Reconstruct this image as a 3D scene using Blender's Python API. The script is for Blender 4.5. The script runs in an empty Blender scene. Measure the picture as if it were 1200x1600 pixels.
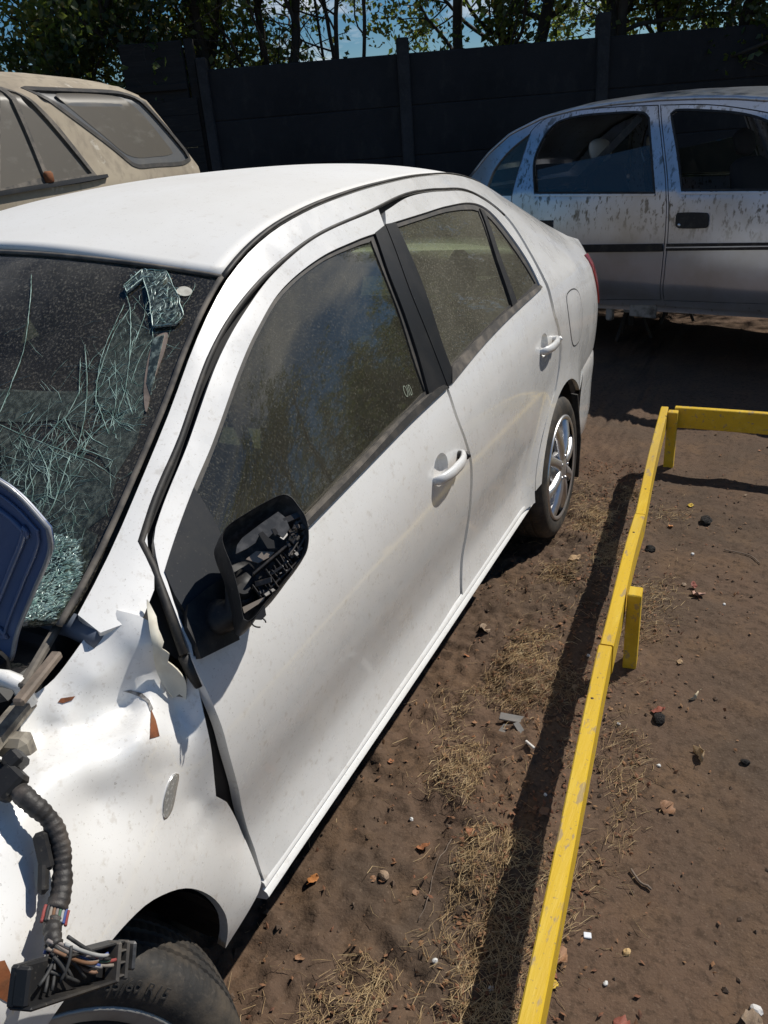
import bpy, bmesh, math, random
import numpy as np
from mathutils import Vector, Matrix
from mathutils.geometry import delaunay_2d_cdt
random.seed(7); RNG = np.random.default_rng(7)
scene = bpy.context.scene
COL = scene.collection

# ------------------------------------------------------------------ camera
cam_d = bpy.data.cameras.new('camera'); cam = bpy.data.objects.new('camera', cam_d); COL.objects.link(cam)
cam_d.sensor_fit = 'VERTICAL'; cam_d.sensor_height = 24; cam_d.lens = 18.1676
cam_d.clip_start = .02; cam_d.clip_end = 3000
CR = [[0.898721, 0.432079, -0.074891], [-0.124699, 0.415539, 0.900987], [-0.420418, 0.800397, -0.427333]]
cam.matrix_world = Matrix(((CR[0][0], CR[1][0], -CR[2][0], 1.53028), (CR[0][1], CR[1][1], -CR[2][1], -0.33651),
                           (CR[0][2], CR[1][2], -CR[2][2], 1.52525), (0, 0, 0, 1)))
scene.camera = cam
# ------------------------------------------------------------------ light
SUN = Vector((.38, .515, .768)).normalized()
world = bpy.data.worlds.new('World'); scene.world = world; world.use_nodes = True
wn = world.node_tree; wn.nodes.clear()
def wnode(t, **k):
    n = wn.nodes.new(t)
    for a, b in k.items(): setattr(n, a, b)
    return n
sky = wnode('ShaderNodeTexSky', sky_type='NISHITA', sun_disc=False)
sky.sun_elevation = math.asin(SUN.z); sky.sun_rotation = math.atan2(SUN.x, SUN.y)
sky.air_density = 1.0; sky.dust_density = .25; sky.ozone_density = 3.0
bg = wnode('ShaderNodeBackground'); bg.inputs['Strength'].default_value = .06
out = wnode('ShaderNodeOutputWorld')
tc = wnode('ShaderNodeTexCoord'); sep = wnode('ShaderNodeSeparateXYZ'); wn.links.new(tc.outputs['Generated'], sep.inputs[0])
add = wnode('ShaderNodeMath', operation='ADD'); add.inputs[1].default_value = .18; wn.links.new(sep.outputs['Z'], add.inputs[0])
mx = wnode('ShaderNodeMath', operation='MAXIMUM'); mx.inputs[1].default_value = .05; wn.links.new(add.outputs[0], mx.inputs[0])
dx = wnode('ShaderNodeMath', operation='DIVIDE'); dy = wnode('ShaderNodeMath', operation='DIVIDE')
wn.links.new(sep.outputs['X'], dx.inputs[0]); wn.links.new(mx.outputs[0], dx.inputs[1])
wn.links.new(sep.outputs['Y'], dy.inputs[0]); wn.links.new(mx.outputs[0], dy.inputs[1])
cmb = wnode('ShaderNodeCombineXYZ'); wn.links.new(dx.outputs[0], cmb.inputs[0]); wn.links.new(dy.outputs[0], cmb.inputs[1])
nz = wnode('ShaderNodeTexNoise'); nz.inputs['Scale'].default_value = 1.3; nz.inputs['Detail'].default_value = 9; nz.inputs['Roughness'].default_value = .58
vof = wnode('ShaderNodeVectorMath', operation='ADD'); vof.inputs[1].default_value = (3.5, 3.0, 0); wn.links.new(cmb.outputs[0], vof.inputs[0]); wn.links.new(vof.outputs[0], nz.inputs['Vector'])
rp = wnode('ShaderNodeValToRGB'); rp.color_ramp.elements[0].position = .525; rp.color_ramp.elements[1].position = .66
rp.color_ramp.elements[0].color = (0, 0, 0, 1); rp.color_ramp.elements[1].color = (.8, .8, .8, 1)
wn.links.new(nz.outputs['Fac'], rp.inputs[0])
mixc = wnode('ShaderNodeMixRGB'); mixc.inputs[2].default_value = (14., 14.2, 14.8, 1)
hs = wnode('ShaderNodeHueSaturation'); hs.inputs['Saturation'].default_value = 1.5; hs.inputs['Value'].default_value = 1.05; wn.links.new(sky.outputs[0], hs.inputs['Color'])
wn.links.new(rp.outputs[0], mixc.inputs[0]); wn.links.new(hs.outputs[0], mixc.inputs[1])
wn.links.new(mixc.outputs[0], bg.inputs['Color']); wn.links.new(bg.outputs[0], out.inputs['Surface'])
sl = bpy.data.lights.new('sun', 'SUN'); sl.energy = 4.5; sl.angle = math.radians(.53); sl.color = (1, .95, .87)
so = bpy.data.objects.new('sun', sl); COL.objects.link(so); so.location = (4, 6, 12)
so.rotation_euler = SUN.to_track_quat('Z', 'Y').to_euler()
vs = scene.view_settings; vs.view_transform = 'Standard'; vs.look = 'None'; vs.exposure = 0.0; vs.gamma = 1; vs.use_curve_mapping = False
scene.cycles.max_bounces = 8; scene.cycles.transparent_max_bounces = 12
scene.cycles.use_denoising = True
import numpy as np
def spl(xs,ys):
    """smooth (monotone-ish) cubic through points, evaluated by Hermite"""
    xs=np.array(xs,float);ys=np.array(ys,float)
    h=np.diff(xs);d=np.diff(ys)/h
    m=np.empty_like(ys);m[0]=d[0];m[-1]=d[-1]
    m[1:-1]=(d[:-1]*h[1:]+d[1:]*h[:-1])/(h[1:]+h[:-1])
    def f(x):
        x=np.clip(np.asarray(x,float),xs[0],xs[-1])
        i=np.clip(np.searchsorted(xs,x)-1,0,len(h)-1)
        t=(x-xs[i])/h[i];t2=t*t;t3=t2*t
        return (2*t3-3*t2+1)*ys[i]+(t3-2*t2+t)*h[i]*m[i]+(3*t2-2*t3)*ys[i+1]+(t3-t2)*h[i]*m[i+1]
    return f
def sst(a,b,x):
    t=np.clip((x-a)/(b-a),0,1);return t*t*(3-2*t)
W=spl([-.9,-.7,-.4,0,.4,1.0,1.8,2.4,2.9,3.1,3.2,3.3,3.38,3.45,3.5],[.55,.70,.80,.835,.842,.847,.847,.845,.838,.830,.822,.800,.760,.69,.58])
ZR=spl([.10,.29,.397,.51,.632,.747,.842,.905,.977,1.096,1.237,1.481,1.68,1.996,2.388,2.6,2.804,3.06,3.3,3.5],
       [.88,.952,1.003,1.069,1.146,1.227,1.284,1.316,1.345,1.380,1.405,1.427,1.434,1.434,1.405,1.36,1.29,1.175,1.088,1.06])
XR=spl([.10,.29,.6,.905,1.5,2.0,2.4,2.8,3.06,3.3,3.5],[.71,.684,.628,.576,.56,.54,.522,.545,.62,.69,.69])
ZB=spl([-.5,.3,.75,1.2,1.75,2.3,2.8,3.1,3.5],[.80,.862,.906,.948,.994,1.035,1.03,1.0,.97])
PROF=spl([.10,.2,.26,.30,.36,.43,.5,.6,.72,.8,.88,.95,1.05],[-.07,-.045,-.03,-.024,-.033,-.038,-.030,-.012,0,.0,-.011,-.034,-.08])
WC=[(0.0,.30),(2.55,.30)]
def SX(y,z):
    y=np.asarray(y,float);z=np.asarray(z,float)
    w=W(y);g=np.zeros_like(y+z)
    for cy,cz in WC:
        r=np.hypot(y-cy,z-cz);g=np.maximum(g,1-sst(.335,.43 if cy<1 else .50,r))
    g=g*(1-sst(.66,.85,z))
    zb=ZB(y)
    zz=np.minimum(z,zb)-(zb-.95)*sst(.5,1.,np.minimum(z,zb)/zb)
    low=w+PROF(zz)*(1-g)+.004*g
    xb=w+PROF(.95)
    zr=np.maximum(ZR(y),zb+.03);s=np.clip((z-zb)/(zr-zb),0,1.15)
    up=xb+(XR(y)-xb)*(.80*s+.20*s*s*s)
    k=sst(-.035,.035,z-zb)
    return np.where(z<zb,low,up)
def SP(y,z,off=0.0,side=1):
    """point on body side, off along the outward normal"""
    y=np.asarray(y,float);z=np.asarray(z,float);x=SX(y,z)
    n=SN(y,z)
    return np.stack([side*(x+off*n[...,0]),y+off*n[...,1],z+off*n[...,2]],-1)
def SN(y,z):
    e=.008
    a=(SX(y+e,z)-SX(y-e,z))/(2*e);b=(SX(y,z+e)-SX(y,z-e))/(2*e)
    n=np.stack([np.ones_like(a),-a,-b],-1);return n/np.linalg.norm(n,axis=-1,keepdims=True)
ZC=spl([.6,.79,.905,1.1,1.5,1.8,2.1,2.4,2.6],[1.30,1.372,1.397,1.430,1.463,1.468,1.463,1.44,1.41])
def ROOF(xh,y):
    k=xh*xh
    return np.stack([xh*XR(y),y,ZC(y)*(1-k)+ZR(y)*k],-1)
def WS(xh,s):
    """windscreen, s 0 bottom .. 1 header"""
    y=.29+(.905-.29)*s;k=1-xh*xh
    return np.stack([xh*XR(y),y-(.17-.06*s)*k,ZR(y)+(.005+.066*s)*k],-1)
SIDE={'front_door':[(0.428,0.959,1),(0.401,0.909),(0.375,0.854),(0.373,0.798),(0.377,0.734),(0.382,0.663),(0.4,0.569),(0.431,0.411),(0.429,0.321,1),(0.628,0.315),(0.934,0.328),(1.252,0.332),(1.448,0.341,1),(1.478,0.425),(1.498,0.521),(1.49,0.646),(1.478,0.737),(1.445,0.812),(1.411,0.893),(1.412,0.961,1),(1.444,1.094),(1.465,1.199),(1.522,1.343,1),(1.545,1.378,1),(1.239,1.353),(1.033,1.308),(0.881,1.251),(0.762,1.19),(0.616,1.093),(0.494,1.021),(0.457,0.995)],'front_hole':[(0.434,0.958,1),(0.571,1.037),(0.648,1.08),(0.783,1.165),(0.888,1.222),(1.018,1.276),(1.191,1.313),(1.368,1.328),(1.462,1.331,1),(1.43,1.197),(1.416,1.076),(1.403,0.972,1),(1.194,0.952),(0.936,0.928),(0.73,0.908),(0.561,0.89),(0.461,0.879),(0.379,0.854,1),(0.401,0.904)],'front_glass':[(0.568,1.034,1),(0.647,1.079),(0.782,1.163),(0.886,1.22),(1.016,1.274),(1.188,1.311),(1.364,1.324),(1.435,1.324,1),(1.406,1.247),(1.379,1.154),(1.345,1.055),(1.328,0.979,1),(1.172,0.962),(0.946,0.938),(0.737,0.914),(0.608,0.902),(0.503,0.889,1),(0.544,0.955)],'sail':[(0.571,1.037,1),(0.499,0.996),(0.434,0.958,1),(0.42,0.929),(0.414,0.904,1),(0.501,0.905,1),(0.548,0.953),(0.563,0.994)],'mirror_foot':[(0.421,0.911,1),(0.466,0.915),(0.513,0.916,1),(0.48,0.869),(0.461,0.834,1),(0.381,0.85,1),(0.393,0.889)],'front_moulding':[(1.317,0.976,1),(1.178,0.968),(0.952,0.944),(0.744,0.922),(0.615,0.908),(0.476,0.892,1),(0.459,0.878,1),(0.561,0.89),(0.728,0.906),(0.934,0.926),(1.192,0.95),(1.413,0.966,1)],'front_pillar':[(1.456,1.332,1),(1.529,1.343,1),(1.476,1.198),(1.454,1.093),(1.43,0.959,1),(1.323,0.972,1),(1.354,1.053),(1.385,1.153),(1.412,1.246)],'rear_door':[(1.574,1.371,1),(1.768,1.39),(2.013,1.384),(2.278,1.354),(2.419,1.269),(2.406,1.142),(2.366,0.968),(2.41,0.885),(2.436,0.809,1),'ARCH',(1.761,0.318),(1.463,0.331,1),(1.498,0.415),(1.524,0.508),(1.513,0.636),(1.499,0.729),(1.463,0.806),(1.426,0.888),(1.425,0.958,1),(1.456,1.094),(1.477,1.2),(1.536,1.345,1)],'rear_hole':[(1.567,1.343,1),(1.774,1.345),(1.981,1.346),(2.211,1.333),(2.311,1.297),(2.344,1.21),(2.352,1.12),(2.331,1.05,1),(2.015,1.03),(1.708,1.005),(1.468,0.975,1),(1.499,1.097),(1.515,1.205)],'rear_glass':[(1.586,1.338,1),(1.764,1.34),(1.968,1.34),(2.176,1.326),(2.229,1.313,1),(2.114,1.19),(2.038,1.045,1),(1.723,1.018),(1.472,0.99,1),(1.486,1.052),(1.527,1.184),(1.563,1.29)],'quarter_glass':[(2.256,1.307,1),(2.288,1.279),(2.311,1.198),(2.324,1.119),(2.322,1.06,1),(2.061,1.041,1),(2.13,1.182)],'divider':[(2.234,1.315,1),(2.258,1.304,1),(2.139,1.183),(2.071,1.039,1),(2.024,1.04,1),(2.106,1.19)],'front_seal':[(1.315,0.974,1),(1.174,0.963),(0.943,0.935),(0.736,0.914),(0.602,0.895),(0.468,0.885,1),(0.459,0.877,1),(0.599,0.893),(0.727,0.905),(0.933,0.925),(1.191,0.949),(1.415,0.964,1),(1.397,0.974)],'rear_moulding':[(1.481,0.998,1),(1.729,1.022),(2.036,1.044),(2.318,1.054,1),(2.327,1.044,1),(2.006,1.025),(1.697,0.997),(1.444,0.965,1)],'rear_pillar':[(1.526,1.343,1),(1.583,1.341,1),(1.565,1.286),(1.534,1.183),(1.489,1.051),(1.479,0.988,1),(1.444,0.965),(1.422,0.963,1),(1.442,1.095),(1.463,1.201)],'seal':[(0.767,1.2),(0.617,1.098),(0.494,1.025),(0.455,1.001),(0.431,0.972),(0.409,0.934),(0.369,0.866)]}
FCTL=[(0.7,0.341,0.943),(0.751,0.354,0.93),(0.731,0.341,0.942),(0.7,0.289,0.918),(0.695,0.231,0.891),(0.69,0.179,0.886),(0.7,0.16,0.871),(0.735,0.114,0.857),(0.73,0.105,0.874),(0.778,0.341,0.891),(0.775,0.341,0.851),(0.785,0.342,0.817),(0.79,0.346,0.8),(0.735,0.265,0.877),(0.75,0.318,0.889),(0.725,0.207,0.852),(0.709,0.174,0.841),(0.736,0.25,0.832),(0.756,0.286,0.81),(0.738,0.22,0.823),(0.78,0.302,0.816),(0.78,0.115,0.856),(0.797,0.167,0.837),(0.818,0.246,0.817),(0.775,0.064,0.865),(0.8,0.337,0.771),(0.795,0.357,0.843),(0.811,0.368,0.846),(0.814,0.377,0.836),(0.832,0.356,0.767),(0.837,0.353,0.706),(0.829,0.348,0.608),(0.822,0.373,0.571),(0.799,0.419,0.435),(0.812,0.43,0.314),(0.815,0.411,0.308),(0.8,0.318,0.271),(0.815,0.154,0.783),(0.822,0.271,0.736),(0.826,0.264,0.694),(0.82,0.305,0.64),(0.86,0.139,0.702),(0.85,0.065,0.779),(0.82,0.02,0.846),(0.85,-0.015,0.817),(0.878,0.023,0.733),(0.81,0.319,0.308),(0.82,0.316,0.366),(0.835,0.283,0.459),(0.852,0.225,0.553),(0.868,0.155,0.619),(0.878,0.102,0.645),(0.888,0.04,0.659),(0.892,-0.004,0.663),(0.892,-0.039,0.657),(0.885,-0.055,0.785),(0.895,-0.084,0.726),(0.838,0.265,0.581),(0.818,0.358,0.457),(0.7,-0.001,0.983),(0.74,-0.055,0.91),(0.82,-0.153,0.783)]
FEND=[(0.7,0.341,0.943,1),(0.731,0.341,0.942),(0.751,0.354,0.93),(0.765,0.357,0.921),(0.778,0.341,0.891),(0.775,0.341,0.851),(0.783,0.341,0.823),(0.79,0.346,0.8,1),(0.801,0.356,0.794,1),(0.804,0.364,0.817),(0.812,0.371,0.842),(0.814,0.377,0.836,1),(0.832,0.356,0.767),(0.836,0.351,0.707),(0.829,0.346,0.609,1),(0.822,0.373,0.571),(0.799,0.419,0.435),(0.812,0.427,0.319,1),(0.816,0.407,0.31),(0.799,0.318,0.267,1),(0.812,0.321,0.315),(0.821,0.316,0.369),(0.835,0.283,0.459),(0.852,0.225,0.553),(0.868,0.155,0.619),(0.878,0.102,0.645),(0.888,0.04,0.659),(0.892,-0.004,0.663),(0.892,-0.045,0.654),(0.887,-0.079,0.621,1),(0.848,-0.159,0.728,1),(0.783,-0.084,0.867),(0.717,0.012,0.95,1),(0.731,0.104,0.873),(0.735,0.114,0.857),(0.713,0.144,0.856),(0.7,0.162,0.87),(0.691,0.178,0.885),(0.695,0.231,0.891),(0.7,0.289,0.918)]
FLANGE=[(0.75,0.375,0.944),(0.768,0.349,0.912),(0.776,0.34,0.889),(0.773,0.339,0.851),(0.781,0.338,0.823),(0.79,0.343,0.798,1),(0.794,0.352,0.799),(0.802,0.355,0.789,1),(0.802,0.362,0.815),(0.795,0.357,0.841),(0.787,0.351,0.857,1),(0.791,0.354,0.87),(0.785,0.348,0.882,1),(0.787,0.353,0.892),(0.778,0.357,0.909),(0.769,0.367,0.923,1),(0.759,0.372,0.935)]
RUST_=[[(0.788,0.3,0.811),(0.801,0.292,0.801),(0.818,0.277,0.789),(0.823,0.255,0.804),(0.804,0.279,0.807)],[(0.712,0.214,0.868),(0.712,0.22,0.87),(0.722,0.235,0.865),(0.721,0.229,0.862),(0.717,0.217,0.865)],[(0.689,0.189,0.887),(0.689,0.196,0.887),(0.692,0.2,0.883),(0.693,0.196,0.88),(0.691,0.189,0.883)],[(0.881,-0.066,0.792),(0.886,-0.051,0.78),(0.891,-0.053,0.767),(0.895,-0.059,0.749),(0.896,-0.065,0.73),(0.896,-0.069,0.741),(0.894,-0.073,0.753),(0.89,-0.082,0.764)]]
CHIP=[(0.746,0.294,0.836),(0.753,0.303,0.833),(0.766,0.31,0.826),(0.78,0.309,0.817),(0.789,0.303,0.809),(0.79,0.296,0.81),(0.779,0.304,0.817),(0.765,0.305,0.823),(0.753,0.301,0.829)]
CREASE=[([(0.754,0.108,0.855),(0.775,0.137,0.848),(0.78,0.182,0.833),(0.789,0.234,0.816),(0.797,0.287,0.807)],0.0075,0.03),([(0.696,0.167,0.877),(0.715,0.192,0.847),(0.734,0.225,0.825),(0.757,0.261,0.814),(0.779,0.301,0.817)],-0.0065,0.03),([(0.796,0.29,0.807),(0.823,0.264,0.79),(0.824,0.263,0.725),(0.829,0.257,0.657),(0.841,0.255,0.586)],0.005,0.022),([(0.827,0.347,0.603),(0.823,0.313,0.579),(0.838,0.265,0.581)],-0.0045,0.018),([(0.701,0.34,0.942),(0.748,0.325,0.906),(0.762,0.32,0.845),(0.786,0.303,0.812)],0.003,0.02),([(0.785,0.111,0.856),(0.819,0.107,0.82),(0.847,0.11,0.751),(0.872,0.112,0.691)],0.0025,0.05)]
INDIC=[(0.823,0.288,0.708),(0.824,0.278,0.693),(0.828,0.255,0.671),(0.832,0.238,0.674),(0.829,0.244,0.692),(0.825,0.264,0.709),(0.823,0.28,0.714)]
HARN=[(0.742,0.064,0.942),(0.764,0.071,0.909),(0.796,0.068,0.887),(0.833,0.061,0.878),(0.854,0.064,0.853),(0.869,0.057,0.828),(0.882,0.041,0.807),(0.893,0.024,0.795),(0.902,0.005,0.789),(0.919,-0.013,0.792),(0.936,-0.023,0.789),(0.945,-0.018,0.769)]
CONN=[(0.945,-0.063,0.822),(0.945,0.048,0.719),(0.95,0.041,0.692),(0.955,-0.073,0.785)]
CRACK=[[(0.394,0.923),(0.457,0.835),(0.528,0.701),(0.556,0.598),(0.572,0.513)],[(0.736,0.898),(0.78,0.845),(0.831,0.745),(0.858,0.671),(0.877,0.602)],[(0.76,0.854),(0.769,0.758),(0.777,0.683),(0.794,0.614),(0.822,0.545)],[(0.784,0.846),(0.778,0.759),(0.786,0.683),(0.791,0.613)],[(0.762,0.965),(0.821,0.886),(0.872,0.791),(0.893,0.751)],[(0.736,0.91),(0.759,0.96)],[(0.713,0.714),(0.768,0.612),(0.802,0.526),(0.822,0.457),(0.834,0.406)],[(0.718,0.678),(0.741,0.627),(0.762,0.577)],[(0.846,0.67),(0.8,0.593),(0.751,0.515),(0.72,0.444),(0.696,0.366),(0.682,0.333)],[(0.588,0.488),(0.673,0.467),(0.756,0.44),(0.817,0.422),(0.849,0.415)],[(0.749,0.52),(0.788,0.482),(0.826,0.449)],[(0.801,0.583),(0.846,0.529),(0.885,0.478)],[(0.876,0.602),(0.883,0.54)],[(0.876,0.602),(0.923,0.534)],[(0.911,0.551),(0.874,0.522),(0.841,0.467),(0.816,0.419)],[(0.816,0.419),(0.822,0.371),(0.827,0.313),(0.824,0.272)],[(0.816,0.419),(0.868,0.407),(0.917,0.382),(0.951,0.361)],[(0.725,0.435),(0.779,0.378),(0.816,0.313)],[(0.756,0.287),(0.789,0.312),(0.842,0.33),(0.857,0.364)],[(0.822,0.44),(0.876,0.425),(0.922,0.409)],[(0.893,0.751),(0.881,0.692),(0.884,0.62)],[(0.814,0.885),(0.84,0.808),(0.849,0.726)],[(0.931,0.848),(0.88,0.781)],[(0.756,0.377),(0.743,0.311),(0.726,0.27)],[(0.9,0.443),(0.861,0.459),(0.813,0.492)],[(0.847,0.617),(0.871,0.548),(0.881,0.495)]]
FLAP=[(0.735,0.905),(0.757,0.97),(0.832,0.978),(0.908,0.892),(0.951,0.823),(0.939,0.795),(0.883,0.779),(0.842,0.853),(0.777,0.942),(0.754,0.884)]
CRUSH=[(0.859,0.176),(0.872,0.216),(0.928,0.2),(0.978,0.108),(0.991,0.018),(0.972,-0.029),(0.936,-0.065),(0.903,-0.024)]
HAZE=[[(0.588,0.488),(0.756,0.44),(0.849,0.415),(0.951,0.361),(0.961,0.273),(0.907,0.216),(0.809,0.272),(0.687,0.325)],[(0.777,0.683),(0.784,0.846),(0.893,0.751),(0.925,0.623),(0.918,0.533),(0.822,0.545)],[(0.83,0.144),(0.853,0.273),(0.959,0.224),(0.974,0.108),(0.979,-0.029),(0.928,-0.049)],[(0.528,0.58),(0.8,0.593),(0.813,0.492),(0.751,0.515),(0.582,0.496)],[(0.911,0.551),(0.935,0.606),(0.962,0.463),(0.946,0.366),(0.845,0.458)]]
TANP=[(0.898,0.752),(0.924,0.772),(0.937,0.72),(0.941,0.624),(0.953,0.544),(0.918,0.623)]
GAPGLASS=[(0.893,0.751),(0.92,0.765),(0.932,0.696),(0.948,0.589),(0.925,0.623)]
STICKER=[(0.888,0.919),(0.891,0.935),(0.906,0.941),(0.927,0.934),(0.934,0.923),(0.93,0.909),(0.91,0.905)]
TEAR=[(0.249,0.939),(0.361,0.933),(0.466,0.909),(0.556,0.913),(0.606,0.956)]
SILO=[0.818,5.22,1.119,0.934,-0.359,-0.359,-0.934]
SIL={'roofline':[(-1.79,1.211),(-1.704,1.277),(-1.544,1.421),(-1.332,1.55),(-1.075,1.635),(-0.819,1.667),(-0.524,1.677),(-0.201,1.675),(0.1,1.659),(0.303,1.641),(0.498,1.614)],'rear_door':[(-1.156,1.527,1),(-1.095,1.58),(-1.003,1.618),(-0.782,1.637),(-0.508,1.635),(-0.186,1.62,1),(-0.091,1.377),(0.0,1.115),(0.029,0.888),(0.027,0.649),(0.008,0.44,1),(-0.33,0.414),(-0.645,0.384,1),(-0.761,0.518),(-0.934,0.669),(-1.213,0.774,1),(-1.23,1.109)],'rear_win':[(-0.925,1.581),(-0.755,1.604),(-0.545,1.604),(-0.277,1.588),(-0.225,1.551,1),(-0.074,1.112,1),(-1.027,1.124,1),(-1.081,1.33),(-1.052,1.448),(-0.996,1.534)],'quarter_win':[(-1.149,1.523,1),(-1.224,1.109,1),(-1.507,1.112,1),(-1.491,1.187),(-1.451,1.287),(-1.322,1.415)],'front_door':[(-0.172,1.619,1),(0.121,1.599),(0.369,1.559),(0.605,1.499),(0.918,1.343),(1.291,1.1,1),(1.379,0.783),(1.399,0.509,1),(0.027,0.438,1),(0.045,0.65),(0.046,0.889),(0.013,1.115),(-0.077,1.376)],'front_win':[(-0.085,1.566,1),(-0.057,1.585),(0.114,1.572),(0.368,1.536),(0.538,1.484),(0.78,1.36),(1.106,1.113,1),(0.102,1.124,1),(0.019,1.336)],'fhandle':[(0.093,0.997),(0.302,0.997),(0.312,0.908),(0.102,0.905)],'rhandle':[(-1.036,0.945),(-0.844,0.947),(-0.842,0.855),(-1.035,0.852)],'fstrip':[(0.044,0.818),(0.669,0.846),(0.677,0.792),(0.049,0.763)],'rstrip':[(-0.633,0.786),(0.026,0.817),(0.031,0.762),(-0.594,0.731)],'sill':[(-0.38,0.401),(0.716,0.496),(0.726,0.424),(0.06,0.373),(-0.037,0.42)]}
SUV={'outline':[(2.253,1.901),(2.598,1.908),(2.908,1.893),(3.018,1.879),(3.059,1.835),(3.155,1.698),(3.245,1.558),(3.284,1.494)],'quarter_glass':[(2.392,1.855,1),(2.539,1.853),(2.721,1.851),(2.923,1.847),(2.982,1.836),(3.026,1.812),(3.105,1.728),(3.222,1.571),(3.23,1.534,1),(3.158,1.519),(2.952,1.521),(2.841,1.521),(2.8,1.534,1),(2.7,1.622),(2.546,1.74)],'front_glass':[(2.228,1.859,1),(2.251,1.854,1),(2.256,1.686),(2.251,1.51,1),(2.009,1.48,1)],'vent_glass':[(2.284,1.846,1),(2.315,1.836),(2.406,1.713),(2.521,1.506,1),(2.39,1.498),(2.277,1.495,1),(2.275,1.661)],'door_frame':[(1.952,1.837,1),(2.232,1.866),(2.291,1.858),(2.335,1.832),(2.435,1.713),(2.549,1.493,1),(2.27,1.483),(2.003,1.471),(1.74,1.456,1)],'rail':[(1.741,1.459),(2.005,1.473),(2.6,1.498),(2.6,1.485),(1.998,1.455),(1.734,1.439)]}
MIRF=[[0.887,0.489,0.979],[0.824,0.53,-0.198],[-0.264,0.669,0.695],[0.501,-0.521,0.691]]
MIR={'rim':[(-0.064,0.032),(-0.056,0.048),(-0.028,0.071),(0.003,0.093),(0.025,0.104),(0.037,0.1),(0.047,0.088),(0.059,0.071),(0.065,0.05),(0.066,0.029),(0.062,0.01),(0.048,-0.012),(0.026,-0.045),(0.009,-0.065),(-0.006,-0.088),(-0.018,-0.098),(-0.024,-0.095),(-0.031,-0.065),(-0.046,-0.017),(-0.06,0.014)],'plate':[(-0.042,0.006),(-0.041,0.02),(-0.034,0.032),(-0.008,0.056),(0.018,0.078),(0.03,0.069),(0.037,0.052),(0.028,0.036),(0.013,0.044),(0.004,0.033),(-0.007,0.042),(-0.014,0.025),(-0.025,0.016)],'tan':[(-0.027,0.003),(-0.012,0.017),(0.016,0.017),(0.01,0.009),(-0.008,-0.002)],'motor':[(-0.027,-0.05)],'hole1':[(0.009,0.049),(0.015,0.05),(0.02,0.043),(0.015,0.038)],'hole2':[(-0.01,0.04),(-0.004,0.044),(0.006,0.034),(0.014,0.03),(0.016,0.018),(0.005,0.017)],'tan2':[(-0.027,-0.073),(0.006,-0.055),(0.003,-0.062),(-0.024,-0.082)],'cap':[(-0.009,-0.094),(0.005,-0.073),(0.008,-0.087),(0.002,-0.094)]}
# ------------------------------------------------------------------ helpers
def smooth_loop(pts, step=.02, closed=True):
    """(a, b[, ..., 1]) points; a trailing 1 marks a corner. Catmull-Rom through the rest."""
    dim = 2 if len([p for p in pts if len(p) == 3 and p[2] == 1]) or max(len(p) for p in pts) <= 2 else 3
    if max(len(p) for p in pts) == 4 or all(len(p) == 3 and p[2] != 1 for p in pts): dim = 3
    A = [np.array(p[:dim], float) for p in pts]; c = [len(p) > dim for p in pts]; n = len(A); o = []
    for i in range(n if closed else n - 1):
        p1, p2 = A[i], A[(i + 1) % n]
        p0 = A[i - 1] if (closed or i) else 2 * p1 - p2
        p3 = A[(i + 2) % n] if (closed or i + 2 < n) else 2 * p2 - p1
        L = np.linalg.norm(p2 - p1)
        m1 = (p2 - p1) if c[i] else (p2 - p0) * L / (L + np.linalg.norm(p1 - p0) + 1e-9)
        m2 = (p2 - p1) if c[(i + 1) % n] else (p3 - p1) * L / (L + np.linalg.norm(p3 - p2) + 1e-9)
        k = max(1, int(round(L / step)))
        for j in range(k):
            t = j / k; t2 = t * t; t3 = t2 * t
            o.append((2*t3-3*t2+1)*p1 + (t3-2*t2+t)*m1 + (3*t2-2*t3)*p2 + (t3-t2)*m2)
    if not closed: o.append(A[-1])
    return np.array(o)
def inside(P, poly):
    x, y = P[:, 0], P[:, 1]; r = np.zeros(len(P), bool); n = len(poly)
    for i in range(n):
        x1, y1 = poly[i]; x2, y2 = poly[(i + 1) % n]
        if y1 == y2: continue
        k = (y1 > y) != (y2 > y)
        r ^= k & (x < (x2 - x1) * (y - y1) / (y2 - y1) + x1)
    return r
def inset(poly, d):
    a = sum(poly[i-1][0]*poly[i][1] - poly[i][0]*poly[i-1][1] for i in range(len(poly)))
    s = 1 if a > 0 else -1
    t = np.roll(poly, -1, 0) - np.roll(poly, 1, 0); t /= np.linalg.norm(t, axis=1)[:, None] + 1e-12
    return poly + d * s * np.stack([-t[:, 1], t[:, 0]], 1)
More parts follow.
